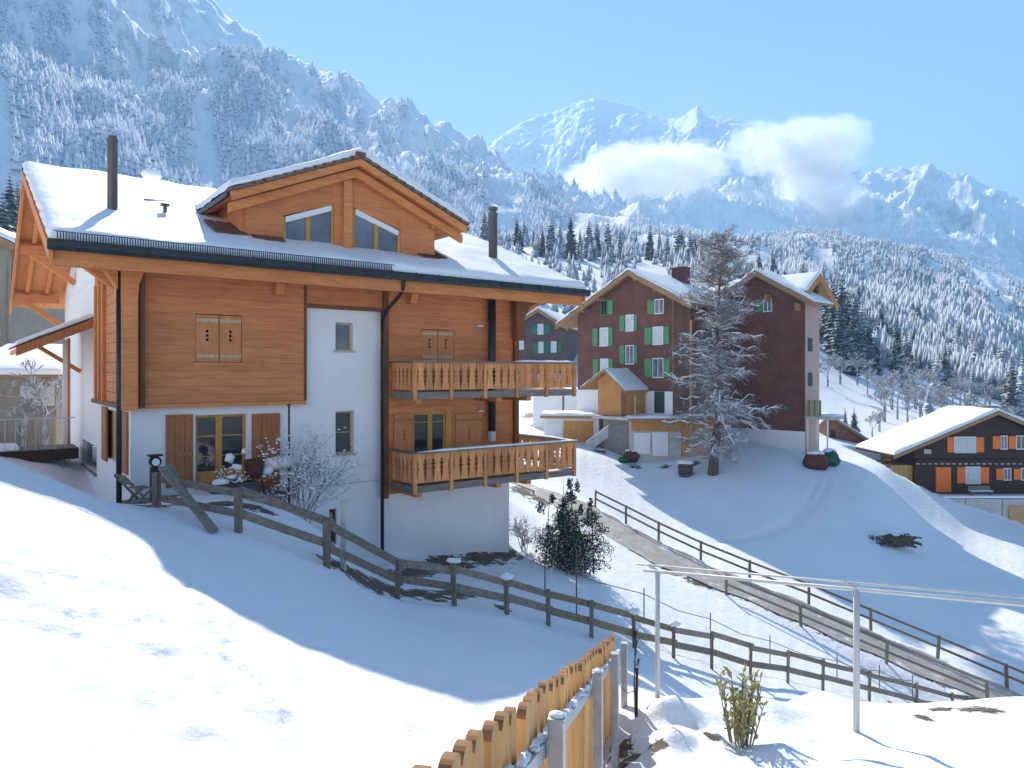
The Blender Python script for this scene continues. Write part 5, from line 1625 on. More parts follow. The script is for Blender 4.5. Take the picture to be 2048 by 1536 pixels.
# ------------------------------------------------------------------ the brown shingled apartment house
B = Frame('shingled_house', 6.0, 65.3, -46.0, -8.0, 'tall red brown shingled apartment house with green shutters and two snowy gables', 'apartment house')
def lin(a, b):
    return lambda x: a[1] + (b[1] - a[1]) * (x - a[0]) / (b[0] - a[0])
def gable_wing(fr, x0, x1, y0, y1, peak, left, right, ov, zb, wallmat, roofmat='barge', snow=.2, fine=14, wallname='wall', parent=None, seed=1, barge=True, soff=.45):
    """peak/left/right = (x,z) of the front edge of the roof; ridge runs back along y"""
    fl, fr_ = lin(left, peak), lin(right, peak)
    cut = .28
    wp = [(x0, zb), (x1, zb), (x1, fr_(x1) - cut), (peak[0], peak[1] - cut), (x0, fl(x0) - cut)]
    w_ = fr.add(MB().xz(wp, y0, y1), wallname, wallmat, parent)
    for e, nm in ((left, 'roof'), (right, 'roof')):
        pts = [(e[0], y0 - ov, e[1]), (peak[0], y0 - ov, peak[1]), (peak[0], y1, peak[1]), (e[0], y1, e[1])]
        r_ = slab_roof(fr, pts, .16, nm, MAT[roofmat], parent)
        q = [(e[0], y0 - ov - .04, e[1] + .03), (peak[0], y0 - ov - .04, peak[1] + .03), (peak[0], y1, peak[1] + .03), (e[0], y1, e[1] + .03)]
        snow_slab(fr, q, snow, 'roof_snow', parent, fine, 8, seed, edge=.22, amp=.04)
        if barge:
            fr.add(MB().xz([(e[0], e[1] - .02), (peak[0], peak[1] - .02), (peak[0], peak[1] - soff), (e[0], e[1] - soff)], y0 - ov - .03, y0 - ov + .05), 'bargeboard', MAT['barge'], parent)
    return w_
aP, aL, aR = B.hp(1255, 540, -.9), B.hp(1110, 650, -.9), B.hp(1381, 606, -.9)
aW = B.hp(1345, 700, 0)[0]
gable_wing(B, 0, aW, 0, 9.5, aP, aL, aR, .9, -9.5, MAT['shingle'], seed=11)
zw = B.hp(1250, 781, 0)[1]
B.add(MB().box(-.03, aW + .03, -.05, -.004, -9.5, zw), 'base_wall', MAT['plaster'])
B.add(MB().box(aW + .004, aW + .06, .0, 2.6, zw - .6, lin(aR, aP)(aW) - .4), 'side_cladding', MAT['lightshingle'])
B.add(MB().box(aW + .004, aW + .06, .0, 2.6, -9.5, zw - .604), 'side_base', MAT['lightshingle'])
for xx in (1.2, 3.0, 6.9, 8.9):
    zt_ = (lin(aL, aP) if xx < aP[0] else lin(aR, aP))(xx) - .35
    B.add(MB().box(xx - .1, xx + .1, -.8, -.002, zt_ - .32, zt_), 'purlin_end', MAT['barge'])
def far_window(fr, y, px0, py0, px1, py1, ls=None, rs=None, glassm='curtain', sh='green', trim='white'):
    u0, u1, z0, z1 = fr.rect(px0, py0, px1, py1, y)
    f = MB().box(u0 - .06, u1 + .06, y - .06, y - .004, z1, z1 + .08).box(u0 - .06, u1 + .06, y - .1, y - .004, z0 - .08, z0)
    f.box(u0 - .06, u0, y - .06, y - .004, z0, z1).box(u1, u1 + .06, y - .06, y - .004, z0, z1).box((u0 + u1) / 2 - .025, (u0 + u1) / 2 + .025, y - .05, y - .004, z0, z1)
    o = fr.add(f, 'window', MAT[trim])
    MB().box(u0, u1, y - .03, y - .006, z0, z1).build('pane', MAT[glassm], o)
    for s in (ls, rs):
        if s:
            a, b = fr.hp(s[0], py0, y)[0], fr.hp(s[1], py0, y)[0]
            q = MB().box(a, b, y - .07, y - .01, z0 - .02, z1 + .03)
            q.build('shutter', MAT[sh], o)
            MB().box(a + .03, b - .03, y - .085, y - .072, z0 + .1, z0 + .2).box(a + .03, b - .03, y - .085, y - .072, z1 - .2, z1 - .1)
    return o
far_window(B, 0, 1203, 602, 1214, 629, None, (1216, 1226), 'dark', trim='green')
far_window(B, 0, 1311, 600, 1327, 626, (1296, 1309), None, 'glassgrey')
far_window(B, 0, 1253, 631, 1267, 661, (1240, 1250), (1269, 1275))
far_window(B, 0, 1201, 657, 1216, 691, (1186, 1196), (1218, 1226))
far_window(B, 0, 1307, 655, 1326, 688, (1290, 1304), (1328, 1339))
far_window(B, 0, 1253, 692, 1267, 727, (1240, 1250), (1269, 1275), 'glassgrey')
far_window(B, 0, 1202, 719, 1216, 752, (1187, 1197), (1218, 1226))
far_window(B, 0, 1307, 718, 1326, 754, (1290, 1304), (1328, 1340), 'glassgrey')
u0, u1, z0, z1 = B.rect(1309, 783, 1329, 826, -.05)
B.add(MB().box(u0, u1, -.1, -.055, z0, z1), 'door', MAT['darkgreen'])
# second gable
YB = 7.7
bP, bR = B.hp(1510, 541, YB - .9), B.hp(1630, 604, YB - .9)
bL = (2 * bP[0] - bR[0], bR[1])
bX1 = B.hp(1610, 700, YB)[0]; bX0 = 2 * bP[0] - bX1
gable_wing(B, bX0, bX1, YB, YB + 2.6, bP, bL, bR, .9, -9.5, MAT['shingle'], seed=12)
zw2 = B.hp(1570, 861, YB)[1]
B.add(MB().box(aW + .2, bX1 + .02, YB - .05, YB - .004, -9.5, zw2), 'base_wall', MAT['plaster'])
B.add(MB().box(bX1 + .004, bX1 + .06, YB, YB + 2.6, -9.5, lin(bR, bP)(bX1) - .4), 'side_cladding', MAT['pinkplaster'])
for px in (1540, 1600):
    u, z = B.hp(px, 592 if px == 1540 else 610, YB)
    B.add(MB().box(u - .1, u + .1, YB - .8, YB - .002, z - .5, z + .1), 'purlin_end', MAT['barge'])
far_window(B, YB, 1528, 600, 1543, 622, (1513, 1525), None, 'glassgrey')
for yy in (690, 760):
    u, z = B.hp(1616, yy, YB)
    B.add(MB().box(bX1 + .062, bX1 + .1, YB + .4, YB + 1.2, z - .5, z + .6), 'side_shutter', MAT['darkgreen'])
# roof of the main block behind the gables
rx1, rz = B.hp(1640, 546, YB + 2.7)
ridge_y = YB + 2.7
slab_roof(B, [(aP[0], YB + .1, rz - 1.7), (rx1, YB + .1, rz - 1.7), (rx1, ridge_y, rz), (aP[0], ridge_y, rz)], .2, 'roof', MAT['barge'])
snow_slab(B, [(aP[0], YB + .1, rz - 1.68), (rx1 + .05, YB + .1, rz - 1.68), (rx1 + .05, ridge_y + .1, rz + .02), (aP[0], ridge_y + .1, rz + .02)], .22, 'roof_snow', None, 24, 8, 13, edge=.22)
slab_roof(B, [(rx1 - 2, ridge_y, rz), (rx1, ridge_y, rz), (rx1, ridge_y + 3.6, rz - 2.2), (rx1 - 2, ridge_y + 3.6, rz - 2.2)], .18, 'roof', MAT['barge'])
B.add(MB().yz([(YB - .3, rz - 1.95), (ridge_y, rz - .05), (ridge_y + 3.6, rz - 2.3), (ridge_y + 3.6, rz - 3.0), (ridge_y, rz - .6), (YB - .3, rz - 2.5)], rx1 + .003, rx1 + .08), 'bargeboard', MAT['cedar'])
B.add(MB().box(aW - .5, bX1 - .1, ridge_y - .1, ridge_y + .2, -9, rz - .3), 'wall', MAT['shingle'])
u0, u1 = B.hp(1343, 560, 4.6)[0], B.hp(1368, 560, 4.6)[0]
zc0, zc1 = B.hp(1355, 600, 4.6)[1], B.hp(1355, 537, 4.6)[1]
ch = B.add(MB().box(u0, u1, 4.6, 5.6, zc0 - 1.2, zc1), 'chimney', MAT['brick'])
MB().box(u0 - .06, u1 + .06, 4.54, 5.66, zc1 + .001, zc1 + .12).build('chimney_cap', MAT['brick'], ch)
# corner downpipe and pale pole in front of the recess
u, z = B.hp(1382, 640, -1); 
t = empty('wooden_mast', B.world(u, -1, B.hp(1382, 826, -1)[1])); tag(t, 'pale slender wooden mast between the two brown gables', 'mast')
MB().tube([(0, 0, -1.5), (0, 0, (826 - 645) / F * B.world(u, -1, 0)[1])], .09, 8).build('pole', MAT['tanwood'], t)
MB().lathe([(.12, 0), (.12, .12), (.05, .2)], (0, 0, (826 - 645) / F * B.world(u, -1, 0)[1]), 8).build('finial', MAT['tanwood'], t)
# side balcony on the right
zb2 = B.hp(1618, 832, YB)[1]
bo = B.add(MB().box(bX1 + .07, bX1 + 2.2, YB - .2, YB + 2.4, zb2 - .25, zb2), 'balcony', MAT['concrete'])
for k in range(6):
    MB().box(bX1 + .1 + k * .22, bX1 + .26 + k * .22, YB - .18, YB - .12, zb2 + .02, zb2 + 1.3).build('balcony_panel', MAT['green'] if k % 2 else MAT['tanwood'], bo)
snow_slab(B, [(bX1 + .07, YB - .1, zb2 + .01), (bX1 + 2.2, YB - .1, zb2 + .01), (bX1 + 2.2, YB + 2.3, zb2 + .01), (bX1 + .07, YB + 2.3, zb2 + .01)], .12, 'snow', bo, 6, 6, 3, edge=.1)
for k in range(3):
    MB().box(bX1 + .2 + k * .8, bX1 + .3 + k * .8, YB - .15, YB - .05, -9, zb2 - .26).build('balcony_post', MAT['white'], bo)

# ------------------------------------------------------------------ small timber porch and garages before it
P_ = Frame('timber_porch', *B.world(B.hp(1196, 800, -2.6)[0], -2.6, 0)[:2], -46.0, -5.0, 'little orange timber porch with a steep snowy roof before the brown house', 'porch')
pw = P_.hp(1254, 800, 0)[0]
pP, pL, pR = P_.hp(1211, 738, -.5), P_.hp(1161, 776, -.5), P_.hp(1246, 776, -.5)
pP = ((pL[0] + pR[0]) / 2 * .35 + pP[0] * .65, pP[1])
gable_wing(P_, 0, pw, 0, 3.0, pP, pL, (pR[0] + .3, pL[1] - .15), .5, P_.hp(1225, 831, 0)[1], MAT['cedar'], 'cedar', .14, 8, seed=14, soff=.2)
u0, u1, z0, z1 = P_.rect(1243, 778, 1256, 832, 0)
P_.add(MB().box(u0, u1 - .15, -.05, -.004, z0, z1), 'door', MAT['trim'])
P_.add(MB().box(pw + .01, pw + .05, .4, 2.4, z0 + .9, z1 - .3), 'window', MAT['tanwood'])
P_.add(MB().box(pw + .5, pw + .62, .3, .42, z0 - .3, lin((pR[0] + .3, pL[1] - .15), pP)(pw + .5) - .2), 'post', MAT['tanwood'])
P_.add(MB().box(-.2, pw + .7, -.6, 3, z0 - .3, z0 - .05), 'landing', MAT['concrete'])
P_.add(MB().box(.3, pw + .4, .3, 3, -8, z0 - .31), 'base', MAT['stone'])

def garage_row(name, label, px0, px1, ytop, ybase, plane, pieces, fascia_h=.9, depth=5.0, mat='concrete', fascia='cedar'):
    dist, ang = plane
    o_ = at(px0, ytop, dist)
    G = Frame(name, o_[0], dist, ang, at(px0, ybase, dist)[2], label, 'garage')
    W = G.hp(px1, 850, 0)[0]
    zt_ = G.hp((px0 + px1) / 2, ytop, 0)[1]; zb_ = G.hp((px0 + px1) / 2, ybase, 0)[1]
    G.add(MB().box(0, W, 0, depth, zb_ - 2.0, zt_ - .25), 'wall', MAT[mat])
    G.add(MB().box(-.3, W + .3, -.45, depth, zt_ - .24, zt_), 'roof', MAT['barge'])
    snow_slab(G, [(-.32, -.5, zt_ + .005), (W + .32, -.5, zt_ + .005), (W + .32, depth, zt_ + .005), (-.32, depth, zt_ + .005)], .22, 'roof_snow', None, 12, 6, 5, edge=.2, amp=.04)
    if fascia_h:
        G.add(MB().box(.05, W - .05, -.12, -.004, zt_ - .25 - fascia_h, zt_ - .25), 'fascia', MAT[fascia])
    for nm, a, b, ya, yb, mt in pieces:
        u0, u1, z0, z1 = G.rect(a, ya, b, yb, -.02)
        G.add(MB().box(u0, u1, -.08, -.006, z0, z1), nm, MAT[mt])
    return G
garage_row('garage_row', 'low row of white garages with an orange fascia under the larch', 1262, 1455, 836, 914, (57.5, 2.0),
           [('door', 1268, 1300, 866, 908, 'white'), ('door', 1305, 1336, 864, 912, 'white'), ('door_post', 1363, 1377, 862, 912, 'cedar'), ('door', 1385, 1418, 862, 912, 'pinkplaster'), ('panel', 1338, 1362, 866, 912, 'concrete')], .8, 4.0)
garage_row('garage', 'small garage with orange and white doors left of the porch', 1088, 1198, 831, 890, (62.5, -8.0),
           [('door', 1092, 1124, 846, 888, 'white'), ('door', 1127, 1186, 842, 884, 'cedar')], 0, 4.0, 'plaster')
# white block behind the garage
u0, z1 = B.hp(1066, 780, 2.5); u1 = B.hp(1200, 780, 2.5)[0]
WB = Frame('white_annex', *B.world(u0, 2.5, 0)[:2], -46.0, -5.5, 'plain white annex wall left of the porch behind the small garage', 'annex')
WB.add(MB().box(0, u1 - u0, 0, 4, -7, z1), 'wall', MAT['plaster'])
WB.add(MB().box(-.1, u1 - u0 + .1, -.15, 4, z1 + .001, z1 + .12), 'roof', MAT['concrete'])
snow_slab(WB, [(-.1, -.15, z1 + .125), (u1 - u0 + .1, -.15, z1 + .125), (u1 - u0 + .1, 4, z1 + .125), (-.1, 4, z1 + .125)], .16, 'roof_snow', None, 8, 5, 6)
u = WB.hp(1127, 800, 0)[0]
WB.add(MB().tube([(u, -.08, -6), (u, -.08, z1 - .1)], .06, 6), 'downpipe', MAT['zinc'])
# outside stair
SF = Frame('stone_stair', *B.world(B.hp(1172, 890, -3.2)[0], -3.2, 0)[:2], -14.0, -7.0, 'pale concrete stair climbing right to the porch', 'stairs')
sx1, sz1 = SF.hp(1236, 846, 0); _, sz0 = SF.hp(1172, 893, 0)
nst = 11
for i in range(nst):
    a = sx1 * i / nst; z = sz0 + (sz1 - sz0) * (i + 1) / nst
    SF.add(MB().box(a, a + sx1 / nst + .25, .05, 1.3, z - .45, z), 'step', MAT['concrete'])
SF.add(MB().prism([(0, -.12, sz0 - .6), (sx1, -.12, sz1 - .6), (sx1, -.12, sz1 + .35), (0, -.12, sz0 + .35)], (0, .16, 0)), 'side_wall', MAT['concrete'])
SF.add(MB().prism([(0, -.14, sz0 + .351), (sx1, -.14, sz1 + .351), (sx1, -.14, sz1 + .45), (0, -.14, sz0 + .45)], (0, .2, 0)), 'coping_snow', MAT['snow'])
SF.add(MB().box(sx1 + .003, sx1 + 3.2, -.1, 1.3, sz0 - 1, sz1 - .02), 'landing', MAT['concrete'])

# ------------------------------------------------------------------ house with blue-green shutters further back
gp_ = at(1036, 712, 92)
C = Frame('gabled_house', gp_[0], gp_[1], -18, gp_[2], 'small grey brown gabled house with blue green shutters seen past the upper balcony', 'house')
cW = C.hp(1128, 690, 0)[0]
cP, cL, cR = C.hp(1076, 617, -.6), C.hp(1026, 648, -.6), C.hp(1136, 655, -.6)
gable_wing(C, 0, cW, 0, 8, cP, cL, cR, .6, gp_[2] - 3, MAT['shingle2'], snow=.3, fine=10, seed=16)
for a in ((1076, 649, 1086, 668, (1064, 1075), (1087, 1100)), (1078, 685, 1086, 705, (1066, 1077), (1087, 1097)), (1103, 684, 1112, 704, (1098, 1102), (1113, 1124)), (1036, 683, 1047, 698, None, None)):
    far_window(C, 0, a[0], a[1], a[2], a[3], a[4], a[5], 'curtain', 'green2')

# ------------------------------------------------------------------ dark chalet with orange shutters
dp = at(1830, 985, 60)
D = Frame('dark_chalet', dp[0], 60, 0, dp[2], 'dark brown chalet with bright orange shutters at the right edge', 'chalet')
dP = D.hp(1997, 822, -1.0); dL = D.hp(1788, 911, -1.0); dR = (2 * dP[0] - dL[0], dL[1])
dW = 2 * dP[0]
gable_wing(D, 0, dW, 0, 5.6, dP, dL, dR, 1.0, dp[2] - 1.5, MAT['brownwood'], 'brownwood', .24, 16, seed=17, soff=.3)
OR = dict(sh='orange', trim='white')
far_window(D, 0, 1909, 875, 1950, 904, (1894, 1907), (1952, 1967), 'curtain', **OR)
far_window(D, 0, 2002, 873, 2013, 897, (1985, 2001), None, 'glassgrey', **OR)
far_window(D, 0, 2033, 873, 2050, 897, (2017, 2031), (2052, 2066), 'glassgrey', **OR)
far_window(D, 0, 1932, 935, 1959, 966, (1914, 1930), (1961, 1977), 'curtain', **OR)
far_window(D, 0, 2008, 938, 2020, 959, (1992, 2007), None, 'glassgrey', **OR)
far_window(D, 0, 2043, 938, 2055, 959, (2027, 2041), (2057, 2070), 'glassgrey', **OR)
u0, u1, z0, z1 = D.rect(1871, 934, 1901, 984, 0)
dd_ = D.add(MB().box(u0, u1, -.08, -.004, z0, z1), 'door', MAT['orange'])
for k in range(4):
    MB().box(u0 + .05 + k * (u1 - u0) / 4, u0 + (k + 1) * (u1 - u0) / 4 - .02, -.1, -.082, z0 + .05, z1 - .05).build('door_board', MAT['orange'], dd_)
for i in range(21):
    u, z = D.hp(1833 + i * 12, 927, 0)
    D.add(MB().box(u - .12, u + .12, -.25, -.1, z - .05, z + .05), 'beam_end', MAT['concrete'])
D.add(MB().box(-.05, dW + .05, -.2, -.004, D.hp(1900, 925, 0)[1], D.hp(1900, 919, 0)[1]), 'floor_beam', MAT['brownwood'])
u, z = D.hp(1855, 903, 0)
D.add(MB().box(u - .3, u + .3, -.04, -.005, z - .18, z + .18), 'plaque', MAT['concrete'])
aa = D.hp(1780, 960, .4)[0]
an = D.add(MB().box(aa, -.01, .4, 4, dp[2] - 1.5, D.hp(1800, 930, .4)[1]), 'annex', MAT['tanwood'])
for k in range(5):
    MB().box(aa + k * (-aa) / 5 + .02, aa + (k + 1) * (-aa) / 5 - .02, .36, .396, dp[2] - .5, D.hp(1800, 931, .4)[1]).build('annex_board', MAT['tanwood'], an)
cx_, cz_ = D.hp(1978, 816, 3)
D.add(MB().box(cx_ - .45, cx_ + .45, 2.6, 3.4, cz_ - 1.2, cz_ + .1).box(cx_ - .55, cx_ + .55, 2.5, 3.5, cz_ + .101, cz_ + .2), 'chimney', MAT['stone'])
# terrace wall below it
rp = at(1800, 996, 57.2)
RW = Frame('retaining_wall', rp[0], 57.2, 0, -12.6, 'pale concrete retaining wall below the chalet with orange shutters', 'wall')
w1 = RW.hp(2010, 1000, 0)[0]
RW.add(MB().prism([(0, 0, -11.4), (w1, 0, -13.5), (w1 + 6, 0, -13.5), (w1 + 6, 0, rp[2] - .15), (0, 0, rp[2])], (0, .35, 0)), 'panel', MAT['concrete'])
for k in (0.28, .62, .97):
    RW.add(MB().box(w1 * k, w1 * k + .06, -.02, -.002, -13, rp[2] - .1), 'joint', MAT['stone'])
RW.add(MB().box(-.1, w1 + 6, -.06, .42, rp[2] + .002, rp[2] + .14), 'coping_snow', MAT['snow'])
RW.add(MB().box(w1 + .25, w1 + 3.5, -.1, -.004, -13.2, RW.hp(2030, 1012, 0)[1]), 'garage_door', MAT['tanwood'])
bp = at(1962, 984, 58.6)
t = empty('garden_bench', (bp[0], bp[1], dp[2] - .12)); tag(t, 'snow topped garden bench in front of the orange shuttered windows', 'bench')
MB().box(-.9, .9, -.22, .22, .4, .46).build('seat', MAT['weathered'], t)
for sx in (-.75, .75): MB().box(sx - .05, sx + .05, -.2, .2, 0, .395).build('leg', MAT['weathered'], t)
MB().box(-.88, .88, -.2, .2, .462, .54).build('snow', MAT['snow'], t)
MB().box(-.9, .9, .24, .28, .5, .85).build('backrest', MAT['weathered'], t)

# ------------------------------------------------------------------ shed half hidden beyond the snow bank
sp_ = at(1652, 905, 72)
S = Frame('timber_shed', sp_[0], 72, -12, sp_[2], 'small red brown timber shed beyond the snow bank beside the brown house', 'shed')
sW = S.hp(1735, 880, 0)[0]
sP, sL, sR = S.hp(1662, 832, -.6), S.hp(1640, 848, -.6), S.hp(1745, 885, -.6)
gable_wing(S, 0, sW, 0, 5, sP, sL, sR, .6, sp_[2] - 3, MAT['lightshingle'], 'barge', .2, 8, seed=18, soff=.25)
u0, u1, z0, z1 = S.rect(1661, 860, 1671, 880, 0)
S.add(MB().box(u0, u1, -.06, -.004, z0, z1), 'window', MAT['tarpred'])

# ------------------------------------------------------------------ neighbours at the left edge
np_ = at(-150, 640, 44)
E = Frame('neighbour_house', np_[0], 44, 12, -3, 'neighbouring timber house with snowy roof at the far left edge', 'house')
eW = E.hp(22, 600, 0)[0]
eP, eR = E.hp(-100, 425, -1), E.hp(48, 496, -1)
gable_wing(E, 0, eW, 0, 9, eP, (2 * eP[0] - eR[0], eR[1]), eR, 1.0, -4, MAT['greywood'], 'brownwood', .3, 10, seed=19)
for k in range(9):
    u = eW * (k + .5) / 9
    E.add(MB().box(u - .05, u + .05, -.06, -.004, -1, E.hp(0, 530, 0)[1]), 'cover_strip', MAT['greywood'])
bp = at(-60, 858, 30)
BN = Frame('grey_barn', bp[0], 30, 14, bp[2], 'grey boarded barn with snowy roof under the entrance canopy', 'barn')
bW = BN.hp(112, 800, 0)[0]
bz = BN.hp(40, 752, 0)[1]
BN.add(MB().box(0, bW, 0, 4, bp[2] - 1.5, bz), 'wall', MAT['greywood'])
slab_roof(BN, [(-.4, -.5, bz + .05), (bW + .4, -.5, bz + .05), (bW + .4, 4.4, bz + 1.3), (-.4, 4.4, bz + 1.3)], .1, 'roof', MAT['barge'])
snow_slab(BN, [(-.4, -.55, bz + .06), (bW + .4, -.55, bz + .06), (bW + .4, 4.4, bz + 1.31), (-.4, 4.4, bz + 1.31)], .25, 'roof_snow', None, 12, 6, 7)
ux = BN.hp(42, 780, 0)[0]
BN.add(MB().box(ux, bW - .05, -.08, -.01, BN.hp(80, 812, 0)[1], BN.hp(80, 772, 0)[1]), 'shutter_panel', MAT['concrete'])
BN.add(MB().box(ux, bW - .05, -.05, -.012, bp[2] - .8, BN.hp(80, 815, 0)[1]), 'opening', MAT['greywood'])
# walkway to the entrance
wz = H.hx(123, 864, UL)[1]
wv0 = cv1 - 1.6
WK = Frame('entrance_walkway', *H.world(UL - .6, wv0, 0)[:2], math.degrees(H.a), wz - 1.6, 'dark timber walkway with thin balusters leading to the side entrance', 'walkway')
WK.add(MB().box(-9, .4, 0, 1.6, wz - .12, wz), 'deck', MAT['weathered'])
WK.add(MB().box(-9, .4, -.08, -.004, wz - .36, wz - .02), 'edge_beam', MAT['brownwood'])
for k in range(34):
    WK.add(MB().box(-8.9 + k * .27, -8.88 + k * .27, -.06, -.04, wz - .015, wz + .98), 'baluster', MAT['galvpale'])
WK.add(MB().box(-9, .3, -.07, -.03, wz + .985, wz + 1.03), 'handrail', MAT['galvpale'])
for x_ in (-.1, -4.5, -8.5):
    WK.add(MB().box(x_ - .14, x_ + .14, .1, .38, wz - 3.4, wz - .365), 'pier', MAT['stone'])
snow_slab(WK, [(-9, .02, wz + .005), (-1.2, .02, wz + .005), (-1.2, 1.6, wz + .005), (-9, 1.6, wz + .005)], .14, 'snow', None, 12, 5, 9, edge=.15)

# ------------------------------------------------------------------ yard things before the brown house
def heap(name, px, py, d, wpx, hpx, mat, label, cat, seed, snow=True):
    p = at(px, py, d); p[2] = gz(p[0], p[1])
    t = empty(name, p); tag(t, label, cat)
    rx = wpx / F * d / 2; rz = hpx / F * d
    MB().blob((0, 0, rz * .42), rx, rx * .7, rz * .55, seed, .22, 14, 9).build('cover', MAT[mat], t, smooth=True)
    MB().tube([(rx * math.cos(a) * .95, rx * .66 * math.sin(a), rz * .12) for a in np.linspace(0, 6.283, 16)], .03, 5).build('rope', MAT['black'], t)
    if snow: MB().blob((0, .1, rz * .9), rx * .75, rx * .5, rz * .16, seed + 1, .2, 12, 6).build('snow_cap', MAT['snow'], t, smooth=True)
heap('covered_stack', 1632, 942, 54.5, 46, 34, 'tarpred', 'dark red covered stack in the snow by the brown house corner', 'covered stack', 3)
heap('covered_stack', 1660, 938, 55.5, 38, 32, 'tarpgreen', 'green covered stack in the snow right of the dark red one', 'covered stack', 5)
heap('covered_cart', 1262, 905, 57.5, 30, 24, 'tarpred', 'red covered cart beside the garage doors', 'cart', 8)
heap('green_crate_cover', 1248, 908, 57, 22, 13, 'tarpgreen', 'small green cover on the snow left of the red cart', 'cover', 9, False)
p = at(1371, 946, 54); p[2] = gz(p[0], p[1])
t = empty('tree_stump_barrel', p); tag(t, 'dark barrel capped with snow on the bank left of the larch', 'barrel')
MB().lathe([(.48, -.3), (.55, .2), (.57, .5), (.52, .85), (.46, .86)], (0, 0, 0), 14).build('barrel', MAT['bark'], t, smooth=True)
for zz in (.15, .62): MB().lathe([(.575, zz), (.585, zz + .03), (.575, zz + .06)], (0, 0, 0), 14).build('hoop', MAT['black'], t)
MB().blob((0, 0, .95), .58, .55, .22, 4, .12, 12, 7).build('snow_cap', MAT['snow'], t, smooth=True)
# brush pile in the field
p = hit(1788, 1096)
t = empty('log_pile', p); tag(t, 'low pile of dark branches lying in the shaded snowfield', 'brush pile')
rnd = random.Random(12)
for k in range(95):
    x = rnd.uniform(-.7, 1.1); L = rnd.uniform(.5, 1.3)
    a = rnd.gauss(0, .35)
    MB().tube([(x - L / 2, rnd.uniform(-.4, .4), rnd.uniform(.0, .75)), (x + L / 2, rnd.uniform(-.4, .4), rnd.uniform(.0, .75) + a * .1)], rnd.uniform(.03, .075), 5).build('log', MAT['bark'], t)
sn = MB()
for k in range(6): sn.blob((rnd.uniform(-.7, 1.2), rnd.uniform(-.2, .2), .74), .25, .18, .07, k, .25, 7, 5)
tag(sn.build('snow', MAT['snow'], t, smooth=True), kind='stuff')
t = bare_shrub('twig_clump', hit(1752, 1083), .7, 3.0, 55, 'spiky dark twigs sticking from the snow left of the brush pile', 'twigs', 0, 8, 'bark', 2, .03)

# ------------------------------------------------------------------ trees
def larch(loc, h, seed, label):
    rnd = random.Random(seed)
    t = empty('larch_tree', loc); tag(t, label, 'tree')
    tr = MB(); br = MB(); sn = MB()
    axis = [(0, 0, -.5), (.15, 0, h * .08), (.42, .1, h * .2), (.62, .1, h * .32), (.45, .1, h * .47), (.35, 0, h * .62), (.55, 0, h * .8), (.9, 0, h)]
    rad = [.42, .36, .3, .25, .19, .13, .08, .02]
    tr.tube(axis, rad, 9)
    zs = [a[2] for a in axis]
    def trunk(z):
        return Vector((np.interp(z, zs, [a[0] for a in axis]), np.interp(z, zs, [a[1] for a in axis]), z))
    prof = ([.06, .1, .2, .32, .45, .58, .7, .82, .92, 1.0], [1.6, 3.0, 4.2, 4.7, 4.3, 3.3, 2.8, 2.7, 2.2, .8])
    def snowcap(p, q, r):
        if q is None: return
        m = (p + q) / 2 + Vector((0, 0, r * .8 + .02))
        up = Vector((0, 0, r * .6 + .025))
        sn.tube([p + up, m, q + up], [r * .8 + .018, r + .028, r * .6 + .012], 4, cap=False)
    nb = 240
    for i in range(nb):
        f = min(.99, max(.06, .07 + .92 * (i / nb) ** .85 + rnd.gauss(0, .012)))
        z = h * f
        L = np.interp(f, *prof) * rnd.choice((rnd.uniform(.3, .7), rnd.uniform(.7, 1.15)))
        a = rnd.uniform(0, 6.283)
        p0 = trunk(z)
        rise = rnd.gauss(.12, .22) + (f - .3) * .45
        pts = []
        n = 6
        for k in range(n + 1):
            s = k / n
            pts.append(p0 + Vector((math.cos(a) * L * s, math.sin(a) * L * s, L * (rise * s - .5 * s * s + .34 * s ** 3) + rnd.gauss(0, .035 * L) * (s > 0))))
        r0 = .055 * (1.1 - f) + .014
        br.tube(pts, [max(.008, r0 * (1 - .85 * k / n)) for k in range(n + 1)], 4, cap=False)
        for k in range(n):
            if rnd.random() < .6: snowcap(pts[k], pts[k + 1], r0 * (1 - .8 * k / n))
        nt_ = int(6 + L * 4.2 + (6 if f > .6 else 0))
        for j in range(nt_):
            s = rnd.uniform(.12, 1); k = min(int(s * n), n - 1)
            c = pts[k].lerp(pts[k + 1], s * n - k)
            b = a + rnd.choice((-1, 1)) * rnd.uniform(.5, 1.4)
            l2 = L * .26 * rnd.uniform(.5, 1.3) * (1.15 - .5 * s) + .15
            d = Vector((math.cos(b), math.sin(b), rnd.uniform(-.75, .25) if f < .6 else rnd.uniform(-.3, .6)))
            e = c + d * l2
            m = (c + e) / 2 + Vector((0, 0, .06 * l2))
            br.tube([c, m, e], [.017, .012, .006], 3, cap=False)
            if rnd.random() < .3: snowcap(c, m, .008)
            for q in range(4):
                c2 = c.lerp(e, rnd.uniform(.2, 1))
                e2 = c2 + Vector((rnd.gauss(0, .22), rnd.gauss(0, .22), rnd.gauss(-.12 if f < .6 else .08, .14)))
                br.tube([c2, e2], [.011, .005], 3, cap=False)
    tr.build('trunk', MAT['bark'], t, smooth=True)
    o = br.build('crown', MAT['larchtwig'], t)
    sn.build('snow', MAT['snow'], t)
p = at(1425, 935, 53.5); p[2] = gz(p[0], p[1])
larch(p, (935 - 455) / F * 53.5, 7, 'tall bare larch with snow lined branches before the brown gables')

